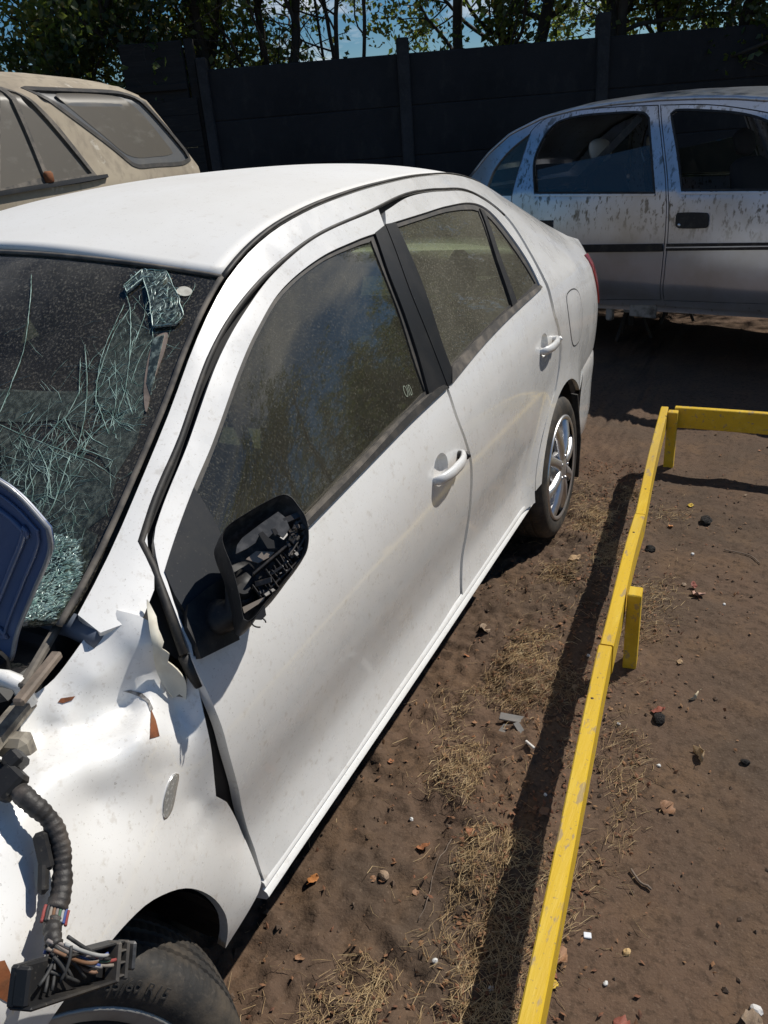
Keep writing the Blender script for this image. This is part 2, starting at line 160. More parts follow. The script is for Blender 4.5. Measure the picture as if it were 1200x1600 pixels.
def tri_area(outer, holes=(), step=.03):
    """triangulate a 2-D outline with holes, filled with grid points; returns verts, tris, loops"""
    loops = [np.asarray(outer)] + [np.asarray(h) for h in holes]
    V = []; E = []; L = []
    for lp in loops:
        b = len(V); V += [tuple(p) for p in lp]; n = len(lp); E += [(b + i, b + (i + 1) % n) for i in range(n)]; L.append(list(range(b, b + n)))
    B = np.array(V); lo, hi = B.min(0), B.max(0)
    gx, gy = np.meshgrid(np.arange(lo[0] + step*.5, hi[0], step), np.arange(lo[1] + step*.5, hi[1], step), indexing='ij')
    G = np.stack([gx.ravel(), gy.ravel()], 1)
    G = G[inside(G, loops[0])]
    for h in loops[1:]:
        if len(G): G = G[~inside(G, h)]
    if len(G):
        keep = np.ones(len(G), bool)
        for i in range(0, len(B), 400):
            d = np.hypot(G[:, None, 0] - B[None, i:i+400, 0], G[:, None, 1] - B[None, i:i+400, 1]).min(1); keep &= d > step * .45
        G = G[keep]; V += [tuple(p) for p in G]
    r = delaunay_2d_cdt([Vector(v) for v in V], E, [], 0, 1e-7)
    v2 = np.array([tuple(v) for v in r[0]]); T = np.array([f[:3] for f in r[2]])
    c = v2[T].mean(1); ok = inside(c, loops[0])
    for h in loops[1:]: ok &= ~inside(c, h)
    T = T[ok]
    mp = {}
    for i, o in enumerate(r[3]):
        for k in o: mp[k] = i
    return v2, T, [[mp[k] for k in l if k in mp] for l in L]
def link(name, me, parent=None, m=None):
    o = bpy.data.objects.new(name, me); COL.objects.link(o)
    if m is not None and not len(me.materials): me.materials.append(m)
    if parent is not None:
        o.parent = parent
        if parent.parent is None: o.location = [-c for c in parent.location]      # meshes are written in world coordinates
    return o
def tag(o, label=None, cat=None, group=None, kind=None):
    if label: o['label'] = label
    if cat: o['category'] = cat
    if group: o['group'] = group
    if kind: o['kind'] = kind
    return o
def root(name, loc, label, cat, group=None):
    o = bpy.data.objects.new(name, None); COL.objects.link(o); o.location = loc; o.empty_display_size = .1
    return tag(o, label, cat, group)
def mesh(name, V, Fc, m, parent=None, smooth=True, normals=None, smooth_n=None):
    me = bpy.data.meshes.new(name); me.from_pydata([tuple(map(float, v)) for v in V], [], [tuple(map(int, f)) for f in Fc])
    me.polygons.foreach_set('use_smooth', [smooth] * len(me.polygons)); me.update()
    if normals is not None: me.normals_split_custom_set_from_vertices([tuple(map(float, n)) for n in normals])
    return link(name, me, parent, m)
def panel(name, outer, fn, m, parent, holes=(), step=.03, t=.012, off=0., nfn=None, both=False):
    """sheet following fn(u, v, off) inside a 2-D outline, with turned-in edges of depth t; smooth analytic normals"""
    v2, T, L = tri_area(outer, holes, step)
    u, v = v2[:, 0], v2[:, 1]
    P = fn(u, v, off)
    if nfn is not None: N = nfn(u, v)
    else:
        e = .004; a = fn(u + e, v, off) - fn(u - e, v, off); b = fn(u, v + e, off) - fn(u, v - e, off)
        N = np.cross(a, b); N /= np.linalg.norm(N, axis=1)[:, None] + 1e-12
        N = -N if nfn_flip[0] else N
    fnrm = np.cross(P[T[:, 1]] - P[T[:, 0]], P[T[:, 2]] - P[T[:, 0]])
    bad = (fnrm * N[T[:, 0]]).sum(1) < 0; T[bad] = T[bad][:, ::-1]
    V = [P]; NN = [N]; F = [tuple(f) for f in T]; base = len(P)
    if t:
        for lp in L:
            n = len(lp); q = P[lp]; nn = N[lp]
            ta = np.roll(q, -1, 0) - np.roll(q, 1, 0); sd = np.cross(ta, nn); sd /= np.linalg.norm(sd, axis=1)[:, None] + 1e-12
            # outward side
            V += [q, q - t * nn]; NN += [sd, sd]
            for i in range(n):
                j = (i + 1) % n; F.append((base + i, base + n + i, base + n + j, base + j))
            base += 2 * n
    V = np.concatenate(V); NN = np.concatenate(NN)
    return mesh(name, V, F, m, parent, True, NN)
nfn_flip = [False]
class MB:
    def __init__(s): s.v = []; s.f = []
    def add(s, V, F):
        b = len(s.v); s.v += [tuple(map(float, p)) for p in V]; s.f += [tuple(b + i for i in f) for f in F]; return s
    def box(s, c, d, ax=None, bev=0.):
        d = np.array(d, float) / 2; A = np.eye(3) if ax is None else np.array(ax, float); c = np.array(c, float)
        if bev <= 0:
            V = [c + (np.array([x, y, z]) * d) @ A for x in (-1, 1) for y in (-1, 1) for z in (-1, 1)]
            return s.add(V, [(0,1,3,2),(4,6,7,5),(0,4,5,1),(2,3,7,6),(0,2,6,4),(1,5,7,3)])
        bev = min(bev, d.min() * .9); V = []; idx = {}
        for x in (-1, 1):
            for y in (-1, 1):
                for z in (-1, 1):
                    for k in range(3):
                        p = d.copy() - bev; p[k] = d[k]; idx[(x, y, z, k)] = len(V); V.append(c + (np.array([x, y, z]) * p) @ A)
        F = []
        for k in range(3):
            a, b = (k + 1) % 3, (k + 2) % 3
            for sg in (-1, 1):
                def g(sa, sb):
                    q = [0, 0, 0]; q[k] = sg; q[a] = sa; q[b] = sb; return idx[(q[0], q[1], q[2], k)]
                f = [g(-1, -1), g(1, -1), g(1, 1), g(-1, 1)]; F.append(tuple(f if sg > 0 else f[::-1]))
        for k in range(3):
            a, b = (k + 1) % 3, (k + 2) % 3
            for sa in (-1, 1):
                for sb in (-1, 1):
                    def g(sk, kk):
                        q = [0, 0, 0]; q[k] = sk; q[a] = sa; q[b] = sb; return idx[(q[0], q[1], q[2], kk)]
                    f = [g(-1, a), g(1, a), g(1, b), g(-1, b)]; F.append(tuple(f if sa * sb < 0 else f[::-1]))
        for x in (-1, 1):
            for y in (-1, 1):
                for z in (-1, 1):
                    f = [idx[(x, y, z, 0)], idx[(x, y, z, 1)], idx[(x, y, z, 2)]]; F.append(tuple(f if x*y*z > 0 else f[::-1]))
        return s.add(V, F)
    def tube(s, path, r, n=8, caps=True, squash=None):
        P = np.array(path, float); k = len(P); R_ = np.full(k, r, float) if np.isscalar(r) else np.array(r, float)
        T = np.gradient(P, axis=0); T /= np.linalg.norm(T, axis=1)[:, None] + 1e-12
        up = np.array([0, 0, 1.]) if abs(T[0][2]) < .9 else np.array([1., 0, 0])
        V = []; F = []; a = np.cross(T[0], up); a /= np.linalg.norm(a)
        for i in range(k):
            a = a - T[i] * (a @ T[i]); a /= np.linalg.norm(a) + 1e-12; b = np.cross(T[i], a)
            for j in range(n):
                t = 2 * math.pi * j / n; V.append(P[i] + R_[i] * (math.cos(t) * a + math.sin(t) * b * (squash or 1)))
        for i in range(k - 1):
            for j in range(n):
                F.append((i*n + j, i*n + (j+1) % n, (i+1)*n + (j+1) % n, (i+1)*n + j))
        if caps: F += [tuple(range(n))[::-1], tuple(range((k-1)*n, k*n))]
        return s.add(V, F)
    def prism(s, poly, o, e1, e2, e3, depth, back=1.0):
        """extrude 2-D polygon in frame (o, e1, e2) along e3 by depth"""
        o, e1, e2, e3 = [np.array(x, float) for x in (o, e1, e2, e3)]; n = len(poly); c = np.mean([p[:2] for p in poly], 0)
        V = [o + p[0]*e1 + p[1]*e2 + depth*e3 for p in poly] + [o + (c[0]+(p[0]-c[0])*back)*e1 + (c[1]+(p[1]-c[1])*back)*e2 for p in poly]
        F = [tuple(range(n)), tuple(range(n, 2*n))[::-1]] + [(i, n+i, n+(i+1) % n, (i+1) % n) for i in range(n)]
        if np.cross(e1, e2) @ e3 * depth < 0: F = [f[::-1] for f in F]
        a = sum(poly[i-1][0]*poly[i][1] - poly[i][0]*poly[i-1][1] for i in range(n))
        if a < 0: F = [f[::-1] for f in F]
        return s.add(V, F)
    def lathe(s, prof, c, ax, n=48, closed=False):
        """prof: (radius, offset along axis)"""
        ax = np.array(ax, float); ax /= np.linalg.norm(ax); h = np.array([0, 0, 1.]) if abs(ax[2]) < .9 else np.array([1., 0, 0])
        b = np.cross(h, ax); b /= np.linalg.norm(b); u = np.cross(ax, b); k = len(prof); V = []; F = []
        for i in range(n):
            t = 2*math.pi*i/n; d = math.cos(t)*b + math.sin(t)*u
            for r_, a_ in prof: V.append(np.array(c) + a_*ax + r_*d)
        for i in range(n):
            j = (i + 1) % n
            for q in range(k if closed else k - 1): F.append((i*k + q, j*k + q, j*k + (q+1) % k, i*k + (q+1) % k))
        return s.add(V, F)
    def build(s, name, m, parent=None, smooth=False, angle=None):
        o = mesh(name, s.v, s.f, m, parent, smooth)
        if angle is not None: o.data.set_sharp_from_angle(angle=math.radians(angle))
        return o
_perm = RNG.permutation(512); _val = RNG.random(512)
def vnoise(x, y):
    xi = np.floor(x).astype(int); yi = np.floor(y).astype(int); fx = x - xi; fy = y - yi
    fx = fx*fx*fx*(fx*(fx*6-15)+10); fy = fy*fy*fy*(fy*(fy*6-15)+10)
    h = lambda a, b: _val[_perm[(_perm[a % 512] + b) % 512]]
    return (h(xi, yi)*(1-fx) + h(xi+1, yi)*fx)*(1-fy) + (h(xi, yi+1)*(1-fx) + h(xi+1, yi+1)*fx)*fy
def fbm(x, y, s, o=4, g=.5):
    r = 0; a = 1
    for i in range(o): r = r + a*(vnoise(x*s + 17.3*i, y*s - 9.1*i) - .5); a *= g; s *= 2.03
    return r

# ------------------------------------------------------------------ materials
def mat(name, col, rough=.5, metal=0., coat=0., crough=.08, spec=.5, layers=(), bump=None, vec_scale=None, coords='Object', rlayer=None, zmask=None):
    m = bpy.data.materials.new(name); m.use_nodes = True; t = m.node_tree; b = t.nodes['Principled BSDF']
    b.inputs['Roughness'].default_value = rough; b.inputs['Metallic'].default_value = metal
    b.inputs['Coat Weight'].default_value = coat; b.inputs['Coat Roughness'].default_value = crough
    b.inputs['Specular IOR Level'].default_value = spec
    b.inputs['Base Color'].default_value = (*col, 1)
    tc = t.nodes.new('ShaderNodeTexCoord'); vec = tc.outputs[coords]
    def noise(scale, detail=4, rg=.55, sv=None, lo=.4, hi=.6, dist=0):
        n = t.nodes.new('ShaderNodeTexNoise'); n.inputs['Scale'].default_value = scale; n.inputs['Detail'].default_value = detail
        n.inputs['Roughness'].default_value = rg; n.inputs['Distortion'].default_value = dist
        if sv is not None:
            mp = t.nodes.new('ShaderNodeMapping'); mp.inputs['Scale'].default_value = sv; t.links.new(vec, mp.inputs['Vector']); t.links.new(mp.outputs[0], n.inputs['Vector'])
        else: t.links.new(vec, n.inputs['Vector'])
        r = t.nodes.new('ShaderNodeMapRange'); r.inputs['From Min'].default_value = lo; r.inputs['From Max'].default_value = hi
        t.links.new(n.outputs['Fac'], r.inputs['Value']); return n, r
    prev = None
    for L in layers:
        n, r = noise(L[0], L[4] if len(L) > 4 else 4, .6, L[5] if len(L) > 5 else None, L[2], L[3])
        mxn = t.nodes.new('ShaderNodeMixRGB'); mxn.inputs[2].default_value = (*L[1][:3], 1)
        if zmask and L is layers[0] or zmask and L is layers[1]:
            sx = t.nodes.new('ShaderNodeSeparateXYZ'); t.links.new(vec, sx.inputs[0]); mr = t.nodes.new('ShaderNodeMapRange'); mr.inputs['From Min'].default_value = zmask[0]; mr.inputs['From Max'].default_value = zmask[1]; mr.inputs['To Min'].default_value = .0; t.links.new(sx.outputs['Z'], mr.inputs['Value'])
            mq = t.nodes.new('ShaderNodeMath'); mq.operation = 'MULTIPLY'; t.links.new(r.outputs[0], mq.inputs[0]); t.links.new(mr.outputs[0], mq.inputs[1]); r = mq
        if len(L[1]) > 3:
            mu = t.nodes.new('ShaderNodeMath'); mu.operation = 'MULTIPLY'; mu.inputs[1].default_value = L[1][3]
            t.links.new(r.outputs[0], mu.inputs[0]); t.links.new(mu.outputs[0], mxn.inputs[0])
        else: t.links.new(r.outputs[0], mxn.inputs[0])
        if prev is None: mxn.inputs[1].default_value = (*col, 1)
        else: t.links.new(prev, mxn.inputs[1])
        prev = mxn.outputs[0]
    if prev is not None: t.links.new(prev, b.inputs['Base Color'])
    if rlayer:
        n, r = noise(rlayer[0], 5, .6, None, rlayer[1], rlayer[2]); r.inputs['To Min'].default_value = rlayer[3]; r.inputs['To Max'].default_value = rlayer[4]
        t.links.new(r.outputs[0], b.inputs['Roughness'])
    if bump:
        n, r = noise(bump[0], bump[3] if len(bump) > 3 else 6, .6, bump[4] if len(bump) > 4 else None, 0, 1)
        bp = t.nodes.new('ShaderNodeBump'); bp.inputs['Strength'].default_value = bump[1]; bp.inputs['Distance'].default_value = bump[2]
        t.links.new(n.outputs['Fac'], bp.inputs['Height']); t.links.new(bp.outputs[0], b.inputs['Normal'])
    return m
def glass(name, tint, dust=.15, dcol=(.36, .33, .27), dlo=.55, dhi=.75, dscale=260, damt=.6, stretch=(1, 1, 1), blotch=0., rough=.02, refl=1.0, gcol=(1, 1, 1)):
    """thin pane: tinted see-through + mirror reflection by Fresnel, with dust specks"""
    m = bpy.data.materials.new(name); m.use_nodes = True; t = m.node_tree; t.nodes.clear(); N = t.nodes.new; Lk = t.links.new
    o = N('ShaderNodeOutputMaterial'); tr = N('ShaderNodeBsdfTransparent'); tr.inputs[0].default_value = (*tint, 1)
    gl = N('ShaderNodeBsdfGlossy'); gl.inputs['Roughness'].default_value = rough; gl.inputs[0].default_value = (*gcol, 1)
    fr = N('ShaderNodeFresnel'); fr.inputs[0].default_value = 1.5
    mu = N('ShaderNodeMath'); mu.operation = 'MULTIPLY'; mu.inputs[1].default_value = refl; mu.use_clamp = True; Lk(fr.outputs[0], mu.inputs[0])
    m1 = N('ShaderNodeMixShader'); Lk(mu.outputs[0], m1.inputs[0]); Lk(tr.outputs[0], m1.inputs[1]); Lk(gl.outputs[0], m1.inputs[2])
    df = N('ShaderNodeBsdfDiffuse'); df.inputs[0].default_value = (*dcol, 1)
    tc = N('ShaderNodeTexCoord'); mp = N('ShaderNodeMapping'); mp.inputs['Scale'].default_value = stretch; Lk(tc.outputs['Object'], mp.inputs['Vector'])
    n = N('ShaderNodeTexNoise'); n.inputs['Scale'].default_value = dscale; n.inputs['Detail'].default_value = 3; n.inputs['Roughness'].default_value = .7; Lk(mp.outputs[0], n.inputs['Vector'])
    r = N('ShaderNodeMapRange'); r.inputs['From Min'].default_value = dlo; r.inputs['From Max'].default_value = dhi; r.inputs['To Max'].default_value = damt; Lk(n.outputs['Fac'], r.inputs['Value'])
    n2 = N('ShaderNodeTexNoise'); n2.inputs['Scale'].default_value = 4; n2.inputs['Detail'].default_value = 6; Lk(tc.outputs['Object'], n2.inputs['Vector'])
    r2 = N('ShaderNodeMapRange'); r2.inputs['From Min'].default_value = .35; r2.inputs['From Max'].default_value = .7; r2.inputs['To Min'].default_value = dust; r2.inputs['To Max'].default_value = dust + blotch; Lk(n2.outputs['Fac'], r2.inputs['Value'])
    ad = N('ShaderNodeMath'); ad.operation = 'ADD'; ad.use_clamp = True; Lk(r.outputs[0], ad.inputs[0]); Lk(r2.outputs[0], ad.inputs[1])
    m2 = N('ShaderNodeMixShader'); Lk(ad.outputs[0], m2.inputs[0]); Lk(m1.outputs[0], m2.inputs[1]); Lk(df.outputs[0], m2.inputs[2]); Lk(m2.outputs[0], o.inputs[0])
    return m
WHITE = mat('white_paint', (.80, .795, .775), .30, coat=.85, crough=.09, layers=[(2.2, (.62, .60, .56, .20), .45, .75, 6), (5, (.56, .51, .44, .18), .50, .72, 6, (1, 1, .35)), (45, (.45, .40, .33, .35), .60, .70, 4), (120, (.45, .41, .35, .35), .62, .70, 3), (230, (.30, .27, .23, .5), .67, .72, 2)], rlayer=(9, .35, .7, .22, .45))
ROOFP = mat('dusty_white_paint', (.79, .78, .75), .6, coat=.04, crough=.3, layers=[(1.6, (.66, .63, .57, .5), .42, .68, 7), (40, (.55, .5, .43, .35), .60, .72, 5), (210, (.3, .27, .23, .5), .68, .73, 2)])
CREAM = mat('cream_primer', (.74, .70, .58), .6, layers=[(30, (.62, .55, .42, .6), .5, .7)])
BLACKP = mat('black_plastic', (.018, .018, .019), .5, spec=.3, layers=[(18, (.07, .062, .052, .7), .48, .75), (150, (.12, .11, .09, .5), .62, .72)])
RUBBER = mat('black_rubber', (.022, .021, .02), .6, layers=[(25, (.085, .072, .058, .8), .45, .75), (190, (.13, .11, .09, .5), .6, .7)])
DUSTRUB = mat('dusty_rubber', (.06, .055, .05), .75, layers=[(20, (.19, .165, .135, .9), .4, .65)])
SHELLK = mat('dark_metal_and_gap_black', (.012, .012, .013), .8)
GREYP = mat('grey_painted_sail', (.026, .029, .034), .7, spec=.2, layers=[(12, (.06, .057, .052, .5), .5, .75), (220, (.1, .09, .08, .5), .63, .7)])
PILLARM = mat('black_pillar_film', (.012, .012, .013), .38, layers=[(9, (.035, .032, .030, .7), .48, .75), (150, (.07, .065, .055, .4), .62, .72)])
FABRIC = mat('grey_seat_fabric', (.10, .095, .085), .9, bump=(220, .4, .002))
PALEFAB = mat('pale_seat_cover', (.42, .40, .36), .9, layers=[(9, (.3, .28, .25), .5, .8)])
DASH = mat('dashboard_plastic', (.05, .048, .046), .65, layers=[(14, (.13, .12, .10, .8), .45, .7)])
GLASSD = glass('dusty_side_glass', (.56, .62, .50), dust=.060, dcol=(.33, .31, .24), dlo=.545, dhi=.68, dscale=300, damt=.26, stretch=(1, 1.3, .55), blotch=.05, refl=1.9, rough=.035, gcol=(1, .96, .86))
GLASSR = glass('dirty_rear_glass', (.52, .58, .46), dust=.13, dcol=(.36, .34, .27), dlo=.52, dhi=.68, dscale=280, damt=.36, stretch=(1, 1.2, .5), blotch=.10)
GLASSW = glass('dusty_windscreen', (.72, .80, .74), dust=.045, dlo=.52, dhi=.72, dscale=260, damt=.34, stretch=(1, .7, .7), blotch=.06)
GLASSH = glass('hazed_glass', (.84, .90, .86), dust=.018, dcol=(.40, .46, .39), dlo=.45, dhi=.75, dscale=150, damt=.22, stretch=(1, .5, .5), blotch=.08, refl=.6)
GLASSC = glass('crazed_glass', (.74, .84, .79), dust=.05, dcol=(.50, .62, .57), dlo=.46, dhi=.72, dscale=160, damt=.36, stretch=(1, .4, .4))
CRUSHM = mat('crushed_glass_grain', (.66, .84, .76), .3, spec=.6, layers=[(50, (.28, .45, .38), .42, .62)])
CRACKM = mat('glass_crack_edge', (.36, .50, .45), .6, spec=.15, layers=[(40, (.12, .22, .19), .4, .62)])
CHROME = mat('chrome_plastic', (.66, .66, .67), .34, metal=.85, layers=[(20, (.5, .48, .45, .4), .55, .75)])
ALLOY = mat('dull_alloy', (.36, .35, .33), .45, metal=.5, layers=[(14, (.22, .19, .16, .8), .45, .7)])
TYRE = mat('tyre_rubber', (.022, .021, .020), .72, layers=[(16, (.085, .068, .05, .85), .42, .7), (120, (.09, .075, .06, .5), .55, .7)], bump=(160, .3, .002))
NAVY = mat('dark_blue_bonnet', (.085, .135, .27), .36, coat=.35, crough=.15, layers=[(6, (.08, .10, .16, .6), .45, .75)])  # dark blue base tone with duller blotches on the bonnet sheet
RUST = mat('brown_rust', (.20, .065, .022), .85, layers=[(60, (.10, .035, .015), .45, .65), (15, (.30, .13, .05, .6), .5, .7)], bump=(120, .4, .002))
REDL = mat('red_lamp_lens', (.45, .02, .02), .12, coat=.6, layers=[(12, (.3, .03, .03), .4, .7)])
LENS = glass('clear_lens', (.85, .85, .82), dust=.35, dcol=(.62, .61, .57))
CHIPM = mat('bare_filler', (.30, .29, .28), .7, layers=[(90, (.12, .11, .10), .45, .6)])
STICK = mat('pale_sticker', (.62, .60, .52), .6, layers=[(60, (.45, .42, .35), .45, .7)])
# ------------------------------------------------------------------ the crashed white sedan
car = root('crashed_sedan', (0, 1.3, 0), 'crashed white four door sedan with smashed windscreen and crumpled front wing', 'car')
def sidefn(s): return lambda u, v, o: SP(u, v, o, s)
def siden(s): return lambda u, v: SN(u, v) * np.array([s, 1, 1])
def sp(key, step=.02): return smooth_loop(SIDE[key], step)
def arc(cy, cz, r, a0, a1, n):
    return [(cy + r*math.cos(math.radians(a)), cz + r*math.sin(math.radians(a))) for a in np.linspace(a0, a1, n)]
R_ARCH = .352
for s in (1, -1):
    fn, nf = sidefn(s), siden(s)
    P = lambda name, out, m, par, holes=(), **k: panel(name, out, fn, m, par, holes, nfn=nf, **k)
    # front door
    BOWL = [[(y0 + .055 + .045*math.cos(a), z0 + .012 + .038*math.sin(a)) for a in np.linspace(0, 2*math.pi, 28, endpoint=False)] for y0, z0 in ((1.225, .790), (2.175, .862))]
    fh = sp('front_hole')
    fd = P('front_door', sp('front_door'), WHITE, car, [fh, BOWL[0]], t=.02)
    P('window_glass', inset(sp('front_glass'), -.006), GLASSD, fd, t=.003, off=-.010)
    P('belt_moulding', sp('front_moulding'), DUSTRUB, fd, t=.014, off=.006)
    P('pillar_trim', sp('front_pillar'), PILLARM, fd, t=.012, off=.001, step=.02)
    P('window_seal', inset(fh, -.004), RUBBER, fd, [inset(sp('front_glass'), .006)], t=.006, off=-.006, step=.02)
    P('sail_panel', sp('sail'), GREYP, fd, t=.01, off=.002, step=.02)
    if s > 0: P('mirror_foot', sp('mirror_foot'), BLACKP, fd, t=.016, off=.012, step=.02)
    # rear door
    i = SIDE['rear_door'].index('ARCH')
    pts = SIDE['rear_door'][:i] + [(2.43, .74), (2.40, .690, 1)] + arc(2.55, .30, .40, 112, 172, 6)[1:] + [(2.152, .32, 1)] + SIDE['rear_door'][i+1:]
    rh = sp('rear_hole')
    rd = P('rear_door', smooth_loop(pts), WHITE, car, [rh, BOWL[1]], t=.02)
    P('window_glass', inset(sp('rear_glass'), -.006), GLASSR, rd, t=.003, off=-.010)
    P('quarter_glass', inset(sp('quarter_glass'), -.006), GLASSR, rd, t=.003, off=-.010)
    P('window_divider', sp('divider'), BLACKP, rd, t=.012, off=.0, step=.02)
    P('belt_moulding', sp('rear_moulding'), DUSTRUB, rd, t=.014, off=.006)
    P('belt_seal', sp('front_seal'), RUBBER, fd, t=.006, off=.0085, step=.02)
    P('pillar_trim', sp('rear_pillar'), PILLARM, rd, t=.014, off=.003, step=.02)
    P('window_seal', inset(rh, -.004), RUBBER, rd, [inset(sp('rear_glass'), .006), inset(sp('quarter_glass'), .006)], t=.006, off=-.006, step=.02)
    # roof rail, pillars and rear quarter as one pressing
    ys = np.linspace(.30, 3.06, 60); top = [(y, float(ZR(y)) - .004) for y in ys]
    seam = smooth_loop([p[:2] for p in SIDE['front_door'][-7:]], .02, False)[::-1]
    seam_r = SIDE['rear_door'][:i]
    low_front = [(.437, .985), (.430, .970), (.402, .945), (.36, .925), (.30, .93)]
    dt = [(.455, 1.003), (.492, 1.031), (.615, 1.104), (.758, 1.202), (.878, 1.263), (1.035, 1.315), (1.239, 1.357), (1.512, 1.381), (1.77, 1.400), (2.02, 1.394), (2.30, 1.362), (2.45, 1.273), (2.432, 1.144), (2.398, .962), (2.447, .877), (2.472, .80), (2.455, .735)]
    outl = top + [(3.2, 1.108), (3.34, 1.076), (3.41, 1.035), (3.43, .96), (3.435, .80), (3.43, .65), (3.2, .622), (2.95, .600), (2.85, .545)]
    outl += arc(2.55, .30, R_ARCH, 44, 168, 20) + arc(2.55, .30, .395, 171, 112, 12) + smooth_loop(dt[::-1], .02, False).tolist() + low_front
    P('side_frame', np.array(outl), WHITE, car, t=.016)
    # black shell added to darken panel gaps and stop light leaks, open at the windows
    sh = [(.42, .30), (.335, .46), (.335, .74), (.375, .84), (.36, .90), (.37, .945)] + [(y, float(ZR(y)) - .02) for y in np.linspace(.40, 3.05, 40)] + [(3.38, 1.03), (3.40, .40), (2.95, .40)] + arc(2.55, .30, .42, 15, 165, 14) + [(2.1, .30)]
    P('gap_black_shell', np.array(sh), SHELLK, car, [inset(sp('front_hole'), .012), inset(sp('rear_hole'), .012)], t=.0, off=-.024, step=.05)
    # sill
    yy = np.linspace(.425, 2.17, 40); pr = [(.0, .322), (.008, .317), (.010, .308), (.002, .303), (.0, .298), (.010, .293), (.013, .284), (.006, .274), (-.03, .264), (-.09, .26)]
    V = []; Fq = []
    for y in yy:
        xb = float(SX(min(max(y, .52), 2.0), .315)) - .008
        dz = .018 * (y - .41) / 1.7
        for a, z in pr: V.append((s * (xb + a), y, z + dz))
    n = len(pr)
    for a in range(len(yy) - 1):
        for b in range(n - 1):
            f = (a*n+b, a*n+b+1, (a+1)*n+b+1, (a+1)*n+b); Fq.append(f if s < 0 else f[::-1])
    Fq += [tuple(range(n)), tuple(range((len(yy)-1)*n, len(yy)*n))]
    o = mesh('sill_panel', V, Fq, WHITE, car); o.data.set_sharp_from_angle(angle=math.radians(50))
    # door handles
    for dr, (y0, y1, z0) in ((fd, (1.225, 1.415, .790)), (rd, (2.175, 2.365, .862))):
        bowl = BOWL[0 if dr is fd else 1]
        v2, T, L = tri_area(np.array(bowl), (), .008)
        d = np.hypot((v2[:, 0] - y0 - .055)/.045, (v2[:, 1] - z0 - .012)/.038)
        Pn = SP(v2[:, 0], v2[:, 1], -.019*np.clip(1 - d**4, 0, 1)**.7, s)
        mesh('handle_recess', Pn, [tuple(t) for t in T], WHITE, dr)
        k = 16; V = []; Fq = []; m_ = 10
        for a in range(k + 1):
            q = a/k; y = y0 + (y1 - y0)*q; lift = .030*min(1, math.sin(math.pi*min(max(q, .0), 1))**.5*1.05) + .003
            w = .0125 + .0035*math.sin(math.pi*q); 
            if a in (0, k): w *= .6
            c = SP(np.array(y), np.array(z0 + .004*q), lift - .006, s); nn = SN(np.array(y), np.array(z0)) * np.array([s, 1, 1])
            for j in range(m_):
                t = 2*math.pi*j/m_; V.append(c + np.array([0, 0, 1])*w*math.cos(t) + nn*.009*math.sin(t))
        for a in range(k):
            for j in range(m_): Fq.append((a*m_+j, (a+1)*m_+j, (a+1)*m_+(j+1) % m_, a*m_+(j+1) % m_))
        Fq += [tuple(range(m_)), tuple(range(k*m_, (k+1)*m_))]
        mesh('door_handle', V, Fq, WHITE, dr)
        mb = MB(); cc = SP(np.array(y1 - .018), np.array(z0 + .004), .010, s); nn = SN(np.array(y1), np.array(z0)) * np.array([s, 1, 1])
        mb.lathe([(0, .028), (.004, .028), (.005, .026), (.010, .022), (.011, -.004)], cc - nn*.006, nn, 16); mb.build('lock_cylinder', WHITE if dr is rd else BLACKP, dr, True)
    # fuel flap
    if s > 0:
        fp = smooth_loop([(2.575, .95), (2.60, .972), (2.72, .968), (2.79, .93), (2.815, .85), (2.80, .775), (2.74, .755), (2.66, .77), (2.60, .85)], .02)
        P('fuel_flap_gap', inset(fp, -.004), SHELLK, car, [inset(fp, .0005)], t=0, off=.0006, step=.03)
        P('fuel_flap', inset(fp, .001), WHITE, car, t=.001, off=.0012, step=.03)
    # weather strip in the gap between pillar and door
    st = smooth_loop([p[:2] for p in dt[:12]], .02, False); st0 = smooth_loop([p[:2] for p in SIDE['seal']][::-1], .02, False)
    strip = np.array([(.369, .866), (.405, .930), (.428, .968), (.443, 1.0)] + st[2:].tolist())
    mb = MB(); mb.tube(SP(strip[:, 0], strip[:, 1], -.004, s), np.linspace(.0070, .0032, len(strip)), 8)
    mb.build('door_seal', RUBBER, car, True)
    if s > 0:
        q = np.array([(.374, .862), (.372, .835), (.374, .81)])
        mb = MB(); mb.tube(SP(q[:, 0], q[:, 1], -.012, s), [.010, .010, .008], 8); mb.build('door_seal', RUBBER, car, True)
    # ditch moulding along the roof
    y = np.linspace(.90, 2.55, 50); mb = MB(); q = np.stack([s*(XR(y) - .006), y, ZR(y) + .001], 1); mb.tube(q, np.linspace(.0075, .0042, 50), 6, squash=.6); mb.build('roof_moulding', RUBBER, car, True)
# roof skin
xh = np.linspace(-1, 1, 41); yy = np.linspace(0, 1, 60); V = []; N_ = []; Fq = []
def roofpt(x, q):
    k = 1 - abs(x)**2.4; y0 = .915 - .10*k; y1 = 2.42 + .10*k
    y = y0 + (y1 - y0)*q; xr = XR(y) - .012
    kk = abs(x)**2.3
    return np.array([x*xr, y, (ZC(y) + .022)*(1 - kk) + (ZR(y) + .002)*kk])
for x in xh:
    for q in yy: V.append(roofpt(x, q))
n = len(yy)
for a in range(len(xh) - 1):
    for b in range(n - 1): Fq.append((a*n+b, (a+1)*n+b, (a+1)*n+b+1, a*n+b+1))
rf = mesh('roof_panel', V, Fq, ROOFP, car)
sm = rf.modifiers.new('thickness', 'SOLIDIFY'); sm.thickness = .014; sm.offset = -1
